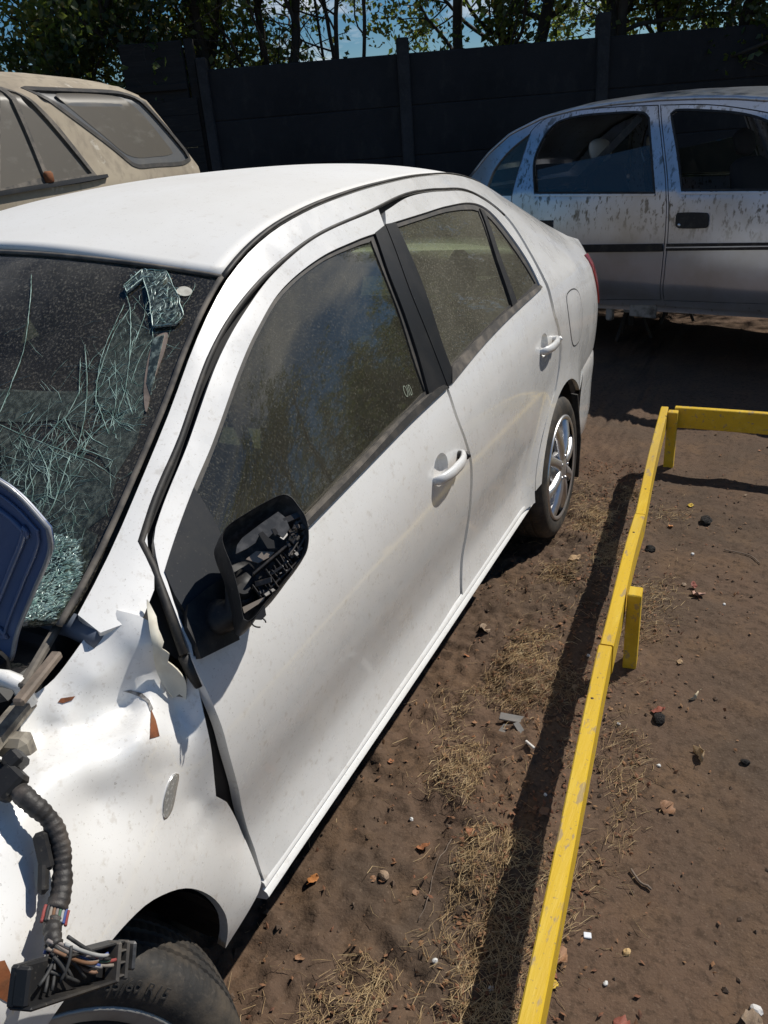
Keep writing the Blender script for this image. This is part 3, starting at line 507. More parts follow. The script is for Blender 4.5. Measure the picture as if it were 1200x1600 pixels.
# windscreen
def wsp(xx, ss, o):
    P_ = WS(xx, ss); e = .004
    a = WS(xx + e, ss) - WS(xx - e, ss); b = WS(xx, ss + e) - WS(xx, ss - e); N = np.cross(a, b); N /= np.linalg.norm(N, axis=-1)[..., None]
    return P_ + (np.asarray(o)[..., None] if np.ndim(o) else o)*N
ws_out = np.array([(x, 0.) for x in np.linspace(-.985, .985, 30)] + [(.985, q) for q in np.linspace(.03, .97, 30)] + [(x, 1.) for x in np.linspace(.985, -.985, 30)] + [(-.985, q) for q in np.linspace(.97, .03, 30)])
def rough_ws(xx, ss, o):
    # the laminate sags and ripples where it is broken
    d = np.exp(-(((xx - .62)/.35)**2 + ((ss - .35)/.4)**2)); w = .012*d*(vnoise(xx*9 + 3, ss*7) - .7) - .03*np.exp(-(((xx - .80)/.22)**2 + ((ss - .10)/.16)**2))
    return wsp(xx, ss, o + w)
wsn = lambda u, v: (lambda a, b: (lambda c: c/np.linalg.norm(c, axis=1)[:, None])(np.cross(a, b)))(rough_ws(u + .004, v, 0) - rough_ws(u - .004, v, 0), rough_ws(u, v + .004, 0) - rough_ws(u, v - .004, 0))
wsc = panel('windscreen', ws_out, rough_ws, GLASSW, car, nfn=wsn, step=.035, t=.004)
band = np.array(ws_out); inn = ws_out*np.array([.965, .955]) + np.array([0, .022])
panel('black_border', band, lambda u, v, o: rough_ws(u, v, o), BLACKP, wsc, [inn], nfn=wsn, step=.03, t=0, off=-.004)
mb = MB()
for e in ([(.990, q) for q in np.linspace(-.02, 1., 40)], [(-.990, q) for q in np.linspace(-.02, 1., 40)], [(x, 1.004) for x in np.linspace(-.99, .99, 50)]):
    e = np.array(e); mb.tube(wsp(e[:, 0], e[:, 1], .002), .0062, 6, squash=.7)
mb.build('windscreen_moulding', DUSTRUB, wsc, True)
def ribbon(mb, path, w, off):
    p = np.array(path, float); P_ = rough_ws(p[:, 0], p[:, 1], off); t = np.gradient(P_, axis=0); nn = np.array([.2, -.55, .8]); sd = np.cross(t, nn); sd /= np.linalg.norm(sd, axis=1)[:, None] + 1e-9
    W_ = np.full(len(p), w) * (.4 + 1.2*RNG.random(len(p))); W_[0] *= .3; W_[-1] *= .3
    V = np.concatenate([P_ - sd*W_[:, None], P_ + sd*W_[:, None], P_ + nn*W_[:, None]*1.0]); k = len(p)
    mb.add(V, [(i, 2*k+i, 2*k+i+1, i+1) for i in range(k-1)] + [(2*k+i, k+i, k+i+1, 2*k+i+1) for i in range(k-1)])
mb = MB()
for L in CRACK:
    q = smooth_loop([tuple(p) for p in L], .012, False); q = q + RNG.normal(0, .0005, q.shape); ribbon(mb, q, .0006, .0025)
    for rep in range(2):                                            # splinters beside each main crack
        i = RNG.integers(0, len(q)); d = RNG.normal(0, 1, 2); d /= np.linalg.norm(d); ln = .03 + .09*RNG.random()
        s_ = np.linspace(0, 1, 6)[:, None]; ribbon(mb, q[i] + s_*d*ln + RNG.normal(0, .003, (6, 2)), .0004, .0025)
def inws(p): return -.97 < p[0] < .97 and .02 < p[1] < .97
for c, n_, sp_, ln in (((.70, .42), 26, .10, .12), ((.80, .30), 26, .07, .10), ((.62, .30), 24, .10, .14), ((.86, .60), 24, .05, .07), ((.45, .25), 16, .15, .16)):
    for i in range(n_):
        a = np.array(c) + RNG.normal(0, sp_, 2)*np.array([1, .9]); th = RNG.random()*6.28; b = a + ln*(.3 + RNG.random())*np.array([math.cos(th), math.sin(th)])
        if inws(a) and inws(b):
            s_ = np.linspace(0, 1, 5)[:, None]; ribbon(mb, a + s_*(b - a) + RNG.normal(0, .003, (5, 2)), .00022 + .0003*RNG.random(), .0025)
tag(mb.build('cracks', CRACKM, wsc), kind='stuff')
# crushed glass at the lower corner and the folded flap at the top
cz = np.array([(a, b) for a, b in CRUSH]); cz[:, 0] = np.minimum(cz[:, 0], .97); cz[:, 1] = np.maximum(cz[:, 1], .0)
panel('crushed_glass', smooth_loop([tuple(p) for p in cz], .01), lambda u, v, o: rough_ws(u, v, o + .006 + .018*(vnoise(u*60, v*50) - .4)), GLASSC, wsc, nfn=None, step=.008, t=0)
mb = MB(); lo, hi = cz.min(0), cz.max(0)
for i in range(1500):
    a = lo + (hi - lo)*RNG.random(2)
    if inside(a[None], cz)[0]:
        th = RNG.normal(.5, .7); b = a + .012*(.3 + RNG.random())*np.array([math.cos(th), .7*math.sin(th)]); s_ = np.linspace(0, 1, 3)[:, None]
        ribbon(mb, a + s_*(b - a), .0007, .010 + .012*RNG.random())
tag(mb.build('glass_splinters', CRUSHM, wsc), kind='stuff')
panel('folded_glass', smooth_loop([tuple(p) + (1,) for p in FLAP], .01), lambda u, v, o: rough_ws(u, v, o + .005 + .006*vnoise(u*30, v*30)), GLASSC, wsc, nfn=wsn, step=.012, t=.003)
mb = MB(); fl = np.array(FLAP)
for i in range(260):
    a = fl.min(0) + (fl.max(0) - fl.min(0))*RNG.random(2); th = RNG.random()*6.28; b = a + .018*np.array([math.cos(th), math.sin(th)])
    if inside(a[None], fl)[0]: ribbon(mb, np.array([a, (a+b)/2 + RNG.normal(0, .002, 2), b]), .0005, .012)
for i in range(len(fl)):
    s_ = np.linspace(0, 1, 6)[:, None]; ribbon(mb, fl[i-1] + s_*(fl[i] - fl[i-1]) + RNG.normal(0, .001, (6, 2)), .0008, .011)
tag(mb.build('glass_splinters', CRUSHM, wsc), kind='stuff')
for H in HAZE:
    hz = np.array(H); hz[:, 0] = hz[:, 0].clip(-.97, .97); hz[:, 1] = hz[:, 1].clip(.01, .97)
    panel('hazed_glass', smooth_loop([tuple(p) + (1,) for p in hz], .02), rough_ws, GLASSH, wsc, nfn=wsn, step=.03, t=0, off=.0018)
panel('torn_trim', smooth_loop([tuple(p) for p in TANP], .006), rough_ws, mat('tan_torn_trim', (.22, .17, .14), .8, layers=[(40, (.10, .08, .07), .45, .65)]), wsc, nfn=wsn, step=.01, t=.002, off=.003)
mb = MB()
for c, n_, sx_, sy_, ln in (((.60, .30), 260, .20, .12, .07), ((.78, .40), 200, .10, .14, .06), ((.86, .68), 120, .06, .10, .05), ((.45, .22), 160, .22, .10, .09)):
    for i in range(n_):
        a = np.array(c) + RNG.normal(0, 1, 2)*np.array([sx_, sy_]); th = RNG.random()*6.28; b = a + ln*(.3 + RNG.random())*np.array([math.cos(th), math.sin(th)]); m_ = (a + b)/2 + RNG.normal(0, .004, 2)
        if inws(a) and inws(b): ribbon(mb, np.array([a, (a+m_)/2, m_, (m_+b)/2, b]), .00012 + .00014*RNG.random(), .002)
for c, R0 in (((.72, .40), .17), ((.80, .24), .12), ((.88, .52), .08)):
    rad = [a + RNG.normal(0, .12) for a in np.linspace(0, 6.28, 15)[:-1]]; rr_ = [R0*(.5 + .8*RNG.random()) for _ in rad]; c = np.array(c)
    for a, r_ in zip(rad, rr_):
        L = [c + r_*q*np.array([math.cos(a + .25*q), .75*math.sin(a + .25*q)]) + RNG.normal(0, .002, 2) for q in np.linspace(.04, 1, 9)]
        L = [p for p in L if inws(p)]
        if len(L) > 3: ribbon(mb, np.array(L), .00042, .0022)
    for f in (.28, .5, .78):
        for i in range(len(rad)):
            j = (i + 1) % len(rad); p = c + R0*f*np.array([math.cos(rad[i] + .25*f), .75*math.sin(rad[i] + .25*f)]); q = c + R0*f*np.array([math.cos(rad[j] + .25*f), .75*math.sin(rad[j] + .25*f)])
            if RNG.random() < .75 and inws(p) and inws(q): ribbon(mb, np.array([p, (p+q)/2 + RNG.normal(0, .002, 2), q]), .0003, .0022)
tag(mb.build('fine_cracks', CRACKM, wsc), kind='stuff')
panel('broken_glass', smooth_loop([tuple(p) + (1,) for p in GAPGLASS], .01), lambda u, v, o: rough_ws(u, v, o + .004), GLASSC, wsc, nfn=wsn, step=.012, t=.003)
panel('sticker', smooth_loop([tuple(p) for p in STICKER], .004), rough_ws, STICK, wsc, nfn=wsn, step=.01, t=.001, off=.0022)
# front wing: crumpled sheet through measured points
FC = np.array(FCTL); FD = np.array([.62, -.46, .64]); FD /= np.linalg.norm(FD)
FE1 = np.cross([0, 0, 1.], FD); FE1 /= np.linalg.norm(FE1); FE2 = np.cross(FD, FE1)
uv_ = np.stack([FC @ FE1, FC @ FE2], 1)*10; hh = FC @ FD
def tps_fit(P_, h, lam=2e-4):
    d = np.hypot(P_[:, None, 0] - P_[None, :, 0], P_[:, None, 1] - P_[None, :, 1]) + 1e-12; K = d*d*np.log(d) + lam*np.eye(len(P_))*10
    Q = np.c_[np.ones(len(P_)), P_]; A = np.block([[K, Q], [Q.T, np.zeros((3, 3))]]); w = np.linalg.solve(A, np.r_[h, 0, 0, 0])
    def f(q):
        d = np.hypot(q[..., None, 0] - P_[:, 0], q[..., None, 1] - P_[:, 1]) + 1e-12
        return (d*d*np.log(d)) @ w[:-3] + w[-3] + q @ w[-2:]
    return f
ftps = tps_fit(uv_, hh)
CRS = [(np.array([(np.array(p[:3]) @ FE1, np.array(p[:3]) @ FE2) for p in L]), a, w) for L, a, w in CREASE]
def wing(u, v, o):
    h = ftps(np.stack([u, v], -1)*10) + o
    for L, a, w in CRS:
        d = np.full(np.shape(u), 9.); tt = np.zeros(np.shape(u)); n_ = len(L) - 1
        for i in range(n_):
            p, q = L[i], L[i+1]; e = q - p; t = np.clip(((u - p[0])*e[0] + (v - p[1])*e[1])/(e @ e), 0, 1); di = np.hypot(u - p[0] - t*e[0], v - p[1] - t*e[1]); k = di < d; d = np.where(k, di, d); tt = np.where(k, (i + t)/n_, tt)
        h = h + a*np.exp(-np.sqrt(d*d + 3e-6)/w)*np.sin(math.pi*np.clip(tt*.84 + .08, 0, 1))
    return u[..., None]*FE1 + v[..., None]*FE2 + h[..., None]*FD
def wingn(u, v):
    e = .0025; z = np.zeros_like(u); N = np.cross(wing(u + e, v, z) - wing(u - e, v, z), wing(u, v + e, z) - wing(u, v - e, z)); N /= np.linalg.norm(N, axis=1)[:, None]
    return N*np.sign(N @ FD)[:, None]
def wuv(L):
    o = []
    for p in L:
        a = np.array(p[:3]); q = (float(a @ FE1), float(a @ FE2)); o.append(q + ((1,) if len(p) > 3 else ()))
    return o
fw = panel('front_wing', smooth_loop(wuv(FEND), .012), wing, WHITE, car, nfn=wingn, step=.009, t=.018)
for L in RUST_: panel('rust_patch', smooth_loop([p + (1,) for p in wuv(L)], .006), wing, RUST, fw, nfn=wingn, step=.008, t=0, off=.0012)
panel('paint_chip', smooth_loop([p + (1,) for p in wuv(CHIP)], .006), wing, CHIPM, fw, nfn=wingn, step=.008, t=0, off=.0010)
panel('torn_flange', smooth_loop(wuv(FLANGE), .008), lambda u, v, o: wing(u, v, o + .004 + .009*vnoise(u*70, v*40)), CREAM, fw, step=.006, t=.004)
panel('side_repeater', smooth_loop(wuv(INDIC), .004), wing, LENS, fw, nfn=wingn, step=.006, t=.003, off=.004)
panel('repeater_seat', inset(smooth_loop(wuv(INDIC), .004), -.0015), wing, CHROME, fw, nfn=wingn, step=.006, t=.002, off=.0015)
# arch liner, far wing, floor, engine bay
mb = MB(); th = np.radians(np.linspace(-5, 185, 24)); V = []
for t in th:
    for x in (.855, .35): V.append((min(x, .80), .0 + .325*math.cos(t), .30 + .30*math.sin(t)))
mb.add(V, [(2*i, 2*i+1, 2*i+3, 2*i+2) for i in range(len(th)-1)]); mb.add([(.35, .32*math.cos(t), .30 + .30*math.sin(t)) for t in th], [tuple(range(len(th)))])
mb.build('arch_liner', BLACKP, car)
mb = MB(); V = []
for t in th:
    for x in (.80, .45): V.append((x, 2.55 + .36*math.cos(t), .30 + .365*math.sin(t)))
mb.add(V, [(2*i, 2*i+1, 2*i+3, 2*i+2) for i in range(len(th)-1)]); mb.add([(.45, 2.55 + .36*math.cos(t), .30 + .365*math.sin(t)) for t in th], [tuple(range(len(th)))])
mb.build('arch_liner', BLACKP, car)
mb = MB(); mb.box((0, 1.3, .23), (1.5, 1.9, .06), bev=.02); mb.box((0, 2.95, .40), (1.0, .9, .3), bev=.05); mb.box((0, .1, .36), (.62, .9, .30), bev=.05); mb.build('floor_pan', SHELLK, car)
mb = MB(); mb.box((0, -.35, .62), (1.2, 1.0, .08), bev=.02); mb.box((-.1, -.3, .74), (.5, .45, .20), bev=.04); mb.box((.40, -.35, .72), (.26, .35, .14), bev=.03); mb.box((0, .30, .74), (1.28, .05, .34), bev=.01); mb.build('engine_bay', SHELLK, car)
mb = MB(); mb.box((-.72, -.25, .70), (.22, 1.3, .40), bev=.07); mb.build('front_wing', WHITE, car)
mb = MB(); mb.box((0, .235, .865), (1.3, .13, .05), bev=.015); mb.box((.45, .20, .90), (.34, .07, .05), bev=.015); mb.build('cowl_panel', BLACKP, car)
for a, b, w_ in (((.622, .345, .93), (.700, .178, .915), .012), ((.706, .240, .93), (.735, .145, .925), .016)):
    a, b = np.array(a), np.array(b); d = b - a; L_ = np.linalg.norm(d); d /= L_; e = np.cross(d, [0, 0, 1.]); e /= np.linalg.norm(e)
    mb = MB(); mb.box((a+b)/2, (L_, w_, .012), (d, e, np.cross(d, e)), bev=.003); mb.build('cowl_trim', DUSTRUB if w_ < .015 else mat('tan_cowl_trim', (.20, .155, .12), .7, layers=[(40, (.11, .09, .07), .45, .7)]), car)
mb = MB(); mb.tube([(.60, .317, .915), (.655, .313, .918), (.72, .305, .915)], .018, 10); mb.build('cowl_pipe', mat('blue_grey_pipe', (.10, .12, .16), .5), car, True)
mb = MB(); mb.tube([(.55, .165, .915), (.62, .172, .920), (.672, .180, .922), (.690, .185, .915), (.69, .188, .88)], .012, 10); mb.build('bonnet_hinge', WHITE, car, True)
TANM = mat('dirty_tan_metal', (.28, .25, .20), .7, layers=[(25, (.06, .05, .045), .45, .65)])
for c, d, r_ in (((.66, .12, .85), (.16, .03, .05), .3), ((.69, .07, .84), (.12, .03, .06), .5), ((.62, .05, .80), (.2, .05, .04), -.2), ((.70, .14, .88), (.025, .12, .03), .3)):
    mb = MB(); ca, sa = math.cos(r_), math.sin(r_); mb.box(c, d, ((ca, sa, 0), (-sa, ca, 0), (0, 0, 1)), bev=.008); mb.build('bracket', TANM, car)
# bonnet bent up on end, only its rear corner reaches the windscreen
bp = [(-.62, 1.16), (-.50, 1.29), (-.20, 1.36), (.10, 1.37), (.40, 1.355), (.60, 1.285), (.722, 1.207), (.754, 1.176), (.783, 1.142, 1), (.776, 1.112), (.724, 1.045), (.664, .968), (.632, .915), (.628, .913, 1), (.56, .975), (.35, 1.0), (.0, 1.02), (-.45, 1.02), (-.60, 1.05)]
def bonfn(u, v, o): return np.stack([u, .225 - .10*(.80 - u).clip(0, 1.2)**2 - .012*np.exp(-((u - .66 + .55*(1.12 - v))/.035)**2)*sst(0, .06, .80 - u) + o, v], -1)
nfn_flip[0] = False
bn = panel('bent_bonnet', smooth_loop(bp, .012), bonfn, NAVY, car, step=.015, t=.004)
e = smooth_loop(bp[:13], .012, False); mb = MB(); mb.tube(bonfn(e[:, 0], e[:, 1], -.002), .0032, 8); mb.build('folded_edge', mat('grey_bonnet_edge', (.24, .25, .27), .35, coat=.4), bn, True)
for k_, r_ in ((.018, .0022), (.040, .004)):
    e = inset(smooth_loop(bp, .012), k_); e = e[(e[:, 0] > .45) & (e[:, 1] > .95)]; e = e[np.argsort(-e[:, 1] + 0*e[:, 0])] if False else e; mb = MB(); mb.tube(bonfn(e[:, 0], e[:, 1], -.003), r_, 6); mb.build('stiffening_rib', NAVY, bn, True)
# wheels
def wheel(c, ax, name, front):
    ax = np.array(ax, float); ax /= np.linalg.norm(ax); c = np.array(c, float)
    w = bpy.data.objects.new(name, None); COL.objects.link(w); w.parent = car; w.location = -Vector(car.location)
    n = 360; prof = [(.205, -.005), (.222, .003), (.245, .006), (.262, .002), (.278, -.007), (.286, -.018), (.2895, -.028), (.2905, -.044), (.284, -.046), (.284, -.053), (.2915, -.055), (.2920, -.078), (.285, -.080), (.285, -.090), (.2920, -.092), (.2915, -.116), (.284, -.118), (.284, -.125), (.2905, -.127), (.2895, -.143), (.286, -.153), (.276, -.166), (.25, -.174), (.205, -.170)]
    h = np.array([0, 0, 1.]); b = np.cross(h, ax); b /= np.linalg.norm(b); u = np.cross(ax, b); V = []; k = len(prof)
    for i in range(n):
        t = 2*math.pi*i/n; d = math.cos(t)*b + math.sin(t)*u
        for j, (r, a) in enumerate(prof):
            if 6 <= j <= 19 and r > .2865 and (i + (j > 12)) % 3 == 0: r -= .0018
            if j in (4, 5) and i % 3 == 0: r -= .0008
            V.append(c + (a*(.93 if front else 1))*ax + (r if r < .21 else .205 + (r - .205)*(.87 if front else 1))*d)
    Fq = [(i*k+q, ((i+1) % n)*k+q, ((i+1) % n)*k+q+1, i*k+q+1) for i in range(n) for q in range(k-1)]
    ty = mesh('tyre', V, Fq, TYRE, w, True); ty.data.set_sharp_from_angle(angle=math.radians(30)); ty.location = (0, 0, 0)
    M_ = ALLOY if front else CHROME
    mb = MB(); mb.lathe([(.178, -.040), (.182, -.014), (.186, -.009), (.201, -.003), (.207, .001), (.211, -.003), (.209, -.014)] if front else [(.196, .002), (.206, .007), (.213, .004), (.212, -.006)], c, ax, 64); mb.lathe([(.198, -.016), (.188, -.03), (.18, -.08), (.176, -.14)] if not front else [(.178, -.038), (.176, -.06), (.172, -.14)], c, ax, 64); r_ = mb.build('rim', M_, w, True); r_.location = (0, 0, 0)
    mb = MB(); mb.lathe([(.0, -.075), (.185, -.075)], c, ax, 32); o = mb.build('brake_backplate', SHELLK, w); o.location = (0, 0, 0)
    ns = 5 if front else 8
    for i in range(ns):
        t = 2*math.pi*(i + .32)/ns; d = math.cos(t)*b + math.sin(t)*u; e = np.cross(ax, d); mb = MB(); V = []; Fq = []
        L_ = [(.045, .026, .012), (.09, .020, .016), (.14, .019, .012), (.18, .024, .004), (.20, .030, -.002)] if not front else [(.04, .026, -.012), (.09, .020, -.008), (.14, .018, -.008), (.165, .022, -.010), (.180, .028, -.012)]
        for r, hw, a in L_:
            for y, z in ((-hw, -.018), (-hw*.9, -.004), (-hw*.35, 0.003), (hw*.35, 0.003), (hw*.9, -.004), (hw, -.018)): V.append(c + r*d + y*e + (a+z)*ax)
        for p in range(len(L_)-1):
            for q in range(5): Fq.append((p*6+q, p*6+q+1, (p+1)*6+q+1, (p+1)*6+q))
        mb.add(V, Fq); o = mb.build('spoke', M_, w, True); o.location = (0, 0, 0)
    mb = MB(); mb.lathe([(0, .018), (.02, .018), (.03, .014), (.05, .012), (.062, .004), (.064, -.03)] if not front else [(0, 0), (.028, 0), (.036, -.006), (.055, -.01), (.06, -.05)], c, ax, 32); o = mb.build('hub_cap', M_, w, True); o.location = (0, 0, 0)
    for i in range(5):
        t = 2*math.pi*i/5; d = math.cos(t)*b + math.sin(t)*u; mb = MB(); a0 = .012 if not front else -.006
        mb.lathe([(0, .006), (.006, .006), (.007, 0), (.007, -.01)], c + .048*d + a0*ax, ax, 8); o = mb.build('wheel_nut', M_, w, True); o.location = (0, 0, 0)
    return w, b, u
az, ti = math.radians(-35.3), math.radians(17)
fwa = (math.cos(az)*math.cos(ti), math.sin(az)*math.cos(ti), math.sin(ti))
w, wb, wu = wheel((.780, -.036, .277), fwa, 'front_wheel', True)
# raised size marking on the sidewall
fc = bpy.data.curves.new('sidewall_marking', 'FONT'); fc.body = '185/60 R15'; fc.size = .024; fc.extrude = .0008; fc.align_x = 'CENTER'; fc.align_y = 'CENTER'
tmp = bpy.data.objects.new('tmp', fc); COL.objects.link(tmp); bpy.context.view_layer.update()
me = bpy.data.meshes.new_from_object(tmp.evaluated_get(bpy.context.evaluated_depsgraph_get())); bpy.data.objects.remove(tmp)
fa = np.array(fwa); cc = np.array((.780, -.036, .277))
for v in me.vertices:
    t = math.radians(52) - v.co.x/.245; r = .245 + v.co.y; d = math.cos(t)*wb + math.sin(t)*wu
    # the sidewall frame runs rearward for positive angles
    v.co = Vector(cc + r*d + fa*(.0065 + v.co.z + .0005))
mk = link('sidewall_marking', me, w, mat('raised_rubber', (.05, .047, .044), .5)); mk.location = (0, 0, 0)
wheel((.835, 2.55, .296), (1, 0, .02), 'rear_wheel', False)
wheel((-.80, 0.0, .294), (-1, 0, 0), 'front_wheel', True); wheel((-.835, 2.55, .294), (-1, 0, 0), 'rear_wheel', False)
# tail, bumper, boot, rear glass
def revs(name, zs, m, xoff=0, cols=40, extra=0.):
    V = []; Fq = []; ys = np.linspace(0, 1, cols); n = len(zs)
    for q in ys:
        for z, e in zs:
            a = math.pi*(q - .5)                                            # from +x side round the rear to -x side
            x = .80*np.sign(math.sin(-a))*abs(math.sin(-a))**.45; y = 2.98 + .50*max(math.cos(a), 0)**.42 if True else 0
            V.append((x*(1 + e*.5), y + e, z))
    for a in range(cols - 1):
        for b in range(n - 1): Fq.append((a*n+b, a*n+b+1, (a+1)*n+b+1, (a+1)*n+b))
    return mesh(name, V, Fq, m, car)
bmp = revs('rear_bumper', [(.20, -.06), (.24, -.015), (.32, .008), (.45, .015), (.53, .025), (.58, .022), (.615, -.01)], WHITE)
V = []; Fq = []
mb = MB(); mb.box((0, 3.25, .84), (1.36, .34, .44), bev=.10); mb.box((0, 3.27, 1.045), (1.16, .36, .05), bev=.02); mb.build('boot_lid', WHITE, car, True, 40)
V = [roofpt(x, 1.0) for x in np.linspace(-.95, .95, 20)] + [(x*.60, 3.10 + .06*(1 - x*x), 1.06) for x in np.linspace(-.95, .95, 20)]
mesh('rear_window', V, [(i, i+1, 21+i, 20+i) for i in range(19)], GLASSR, car)
for s in (1, -1):
    tl = smooth_loop([(3.17, 1.03, 1), (3.28, 1.02), (3.40, 1.0, 1), (3.43, .90), (3.42, .81, 1), (3.30, .80), (3.22, .83), (3.17, .93)], .02)
    panel('tail_lamp', tl, sidefn(s), REDL, car, nfn=siden(s), step=.02, t=.01, off=.006)
    mb = MB(); mb.prism([(.66, .13), (.835, .12), (.84, .30), (.82, .50), (.68, .52)], (0, 2.885, 0), (s, 0, 0), (0, 0, 1), (0, -1, 0), .012); mb.build('mud_flap', RUBBER, car)
# cabin
mb = MB(); mb.box((0, .62, .78), (1.36, .42, .16), bev=.06); mb.box((0, .44, .84), (1.30, .20, .06), bev=.02); mb.box((.36, .70, .87), (.36, .22, .08), bev=.035); mb.build('dashboard', DASH, car, True, 40)
th = np.linspace(0, 2*math.pi, 40); c = np.array([.36, .93, .88]); e1 = np.array([1, 0, 0]); e2 = np.array([0, .42, .91])
mb = MB(); mb.tube([c + .18*(math.cos(t)*e1 + math.sin(t)*e2) for t in th], .014, 8, False)
for t in (0, math.pi, -math.pi/2): mb.tube([c, c + .18*(math.cos(t)*e1 + math.sin(t)*e2)], .016, 6)
mb.tube([c, c + np.array([0, -.3, -.08])], .03, 8); mb.build('steering_wheel', BLACKP, car, True)
def seat(x, y, wd, m, back=.60, head=True):
    st = bpy.data.objects.new('seat', None); COL.objects.link(st); st.parent = car; st.location = -Vector(car.location)
    def part(nm, boxes):
        mb = MB()
        for b_ in boxes: mb.box(*b_[:2], b_[2] if len(b_) > 2 else None, bev=.05)
        o = mb.build(nm, m, st, True); sd = o.modifiers.new('s', 'SUBSURF'); sd.levels = sd.render_levels = 1; o.location = (0, 0, 0)
    ax = (np.array([1, 0, 0]), np.array([0, .97, -.24]), np.array([0, .24, .97]))
    part('seat_cushion', [((x, y, .45), (wd, .52, .18))]); part('backrest', [((x, y + .30 + .05, .45 + back/2), (wd*.96, .15, back), ax)])
    if head: part('headrest', [((x, y + .30 + .12, .45 + back + .14), (.26, .10, .18), ax)])
seat(.36, 1.22, .50, FABRIC); seat(-.36, 1.22, .50, FABRIC); seat(0, 2.02, 1.25, FABRIC, .55, False)
for x in (.38, -.38): mb = MB(); mb.box((x, 2.50, 1.06), (.26, .10, .18), bev=.045); mb.build('rear_headrest', PALEFAB, car, True, 60)
mb = MB(); mb.box((0, 2.62, .985), (1.2, .45, .03), bev=.01); mb.build('parcel_shelf', DASH, car)
mb = MB(); mb.box((.10, .80, 1.30), (.24, .03, .07), bev=.012); mb.tube([(.05, .80, 1.33), (0, .78, 1.37)], .01, 6); mb.build('rear_view_mirror', BLACKP, car, True, 40)
# etched marking in the corner of the front door glass
mb = MB()
def stroke(P_, w=.0011):
    p = np.array(P_, float); Q = SP(p[:, 0], p[:, 1], -.0085); t = np.gradient(Q, axis=0); nn = SN(p[:, 0], p[:, 1]); sd = np.cross(t, nn); sd /= np.linalg.norm(sd, axis=1)[:, None]
    k = len(p); mb.add(np.concatenate([Q - sd*w, Q + sd*w]), [(i, k+i, k+i+1, i+1) for i in range(k-1)])
cy, cz_ = 1.268, 1.004
def loc(a, b): return (cy + a*.0105 + b*.003, cz_ + b*.0115 - a*.0015)
el = [loc(-2.0 + .62*math.cos(t), 1.0*math.sin(t)) for t in np.linspace(0, 2*math.pi, 20)]; stroke(el); stroke([loc(-.9, -1), loc(-.9, 1)]); stroke([loc(-.3, -1), loc(-.3, 1)]); stroke([loc(-.3 + .0, 1), loc(.25, .8), loc(.5, 0), loc(.25, -.8), loc(-.3, -1)])
mb.build('etched_marking', mat('etched_glass', (.22, .25, .19), .7), car)
# ------------------------------------------------------------------ broken wing mirror (part of the car)
MO, ME1, ME2, MN = [np.array(v) for v in MIRF]
mir = bpy.data.objects.new('wing_mirror', None); COL.objects.link(mir); mir.parent = car; mir.location = -Vector(car.location)
mir['label'] = 'black wing mirror broken open with its glass gone'
def mpt(p, d): return MO + p[0]*ME1 + p[1]*ME2 + d*MN
rim = smooth_loop([tuple(p) for p in MIR['rim']], .006); cen = rim.mean(0)
prof = [(.985, -.001), (.992, .0015), (1.004, .0015), (1.012, -.004), (1.03, -.02), (1.02, -.045), (.93, -.068), (.75, -.083), (.45, -.092), (.0, -.095)]
inn_ = [(.985, -.001), (.965, -.008), (.95, -.018), (.87, -.034), (.6, -.052), (.0, -.055)]
sh_ = np.array([-.012, -.012])
def mloft(prof, name, m):
    V = []; Fq = []; n = len(rim)
    for s_, d in prof:
        for p in rim:
            q = cen + (p - cen)*s_ + (sh_*min(1, -d/.05) if d < -.005 else 0); V.append(mpt(q, d))
    for i in range(len(prof)-1):
        for j in range(n): Fq.append((i*n+j, i*n+(j+1) % n, (i+1)*n+(j+1) % n, (i+1)*n+j))
    o = mesh(name, V, Fq, m, mir); o.location = (0, 0, 0); return o
mloft(prof, 'mirror_shell', BLACKP); mloft(inn_, 'mirror_bowl', mat('dusty_black_plastic', (.03, .03, .03), .5, layers=[(90, (.10, .095, .09, .8), .45, .65)]))
GPL = mat('grey_backing_plate', (.05, .05, .05), .4, spec=.5, layers=[(45, (.13, .125, .12, .8), .45, .65)])
def mplate(key, d, m, name, th=.006):
    mb = MB(); mb.prism(MIR[key], MO + d*MN, ME1, ME2, MN, th, .97); o = mb.build(name, m, mir); o.location = (0, 0, 0)
mplate('plate', -.013, GPL, 'backing_plate'); mplate('tan', -.028, mat('tan_plastic', (.22, .18, .15), .6), 'backing_plate'); mplate('tan2', -.022, mat('tan_dust_plastic', (.24, .20, .16), .6), 'backing_plate')
mplate('hole1', -.0068, SHELLK, 'plate_slot', .0006); mplate('hole2', -.0068, SHELLK, 'plate_slot', .0006); mplate('cap', -.004, BLACKP, 'loose_cap', .005)
mb = MB(); c = mpt(MIR['motor'][0], -.055)
mb.lathe([(0, .03), (.010, .03), (.012, .026), (.012, .016), (.017, .014), (.020, .010), (.022, 0)], c, MN + .3*ME2, 24); o = mb.build('adjuster_motor', BLACKP, mir, True, 40); o.location = (0, 0, 0)
SHM = mat('shard_plastic', (.028, .026, .025), .4, layers=[(60, (.12, .095, .075, .8), .5, .7)])
mb = MB(); cnt = 0
rp_ = np.array(MIR['rim'])
def rib(p, a, L_, w_, h_, d, tilt=0.):
    d1 = math.cos(a)*ME1 + math.sin(a)*ME2 + tilt*MN; d1 /= np.linalg.norm(d1); d2 = np.cross(MN, d1); d2 /= np.linalg.norm(d2); mb.box(mpt(p, d), (L_, w_, h_), (d1, d2, np.cross(d1, d2)), .0008)
rib((.012, .004), .78, .075, .004, .016, -.020); rib((.030, -.022), .84, .085, .003, .014, -.022)
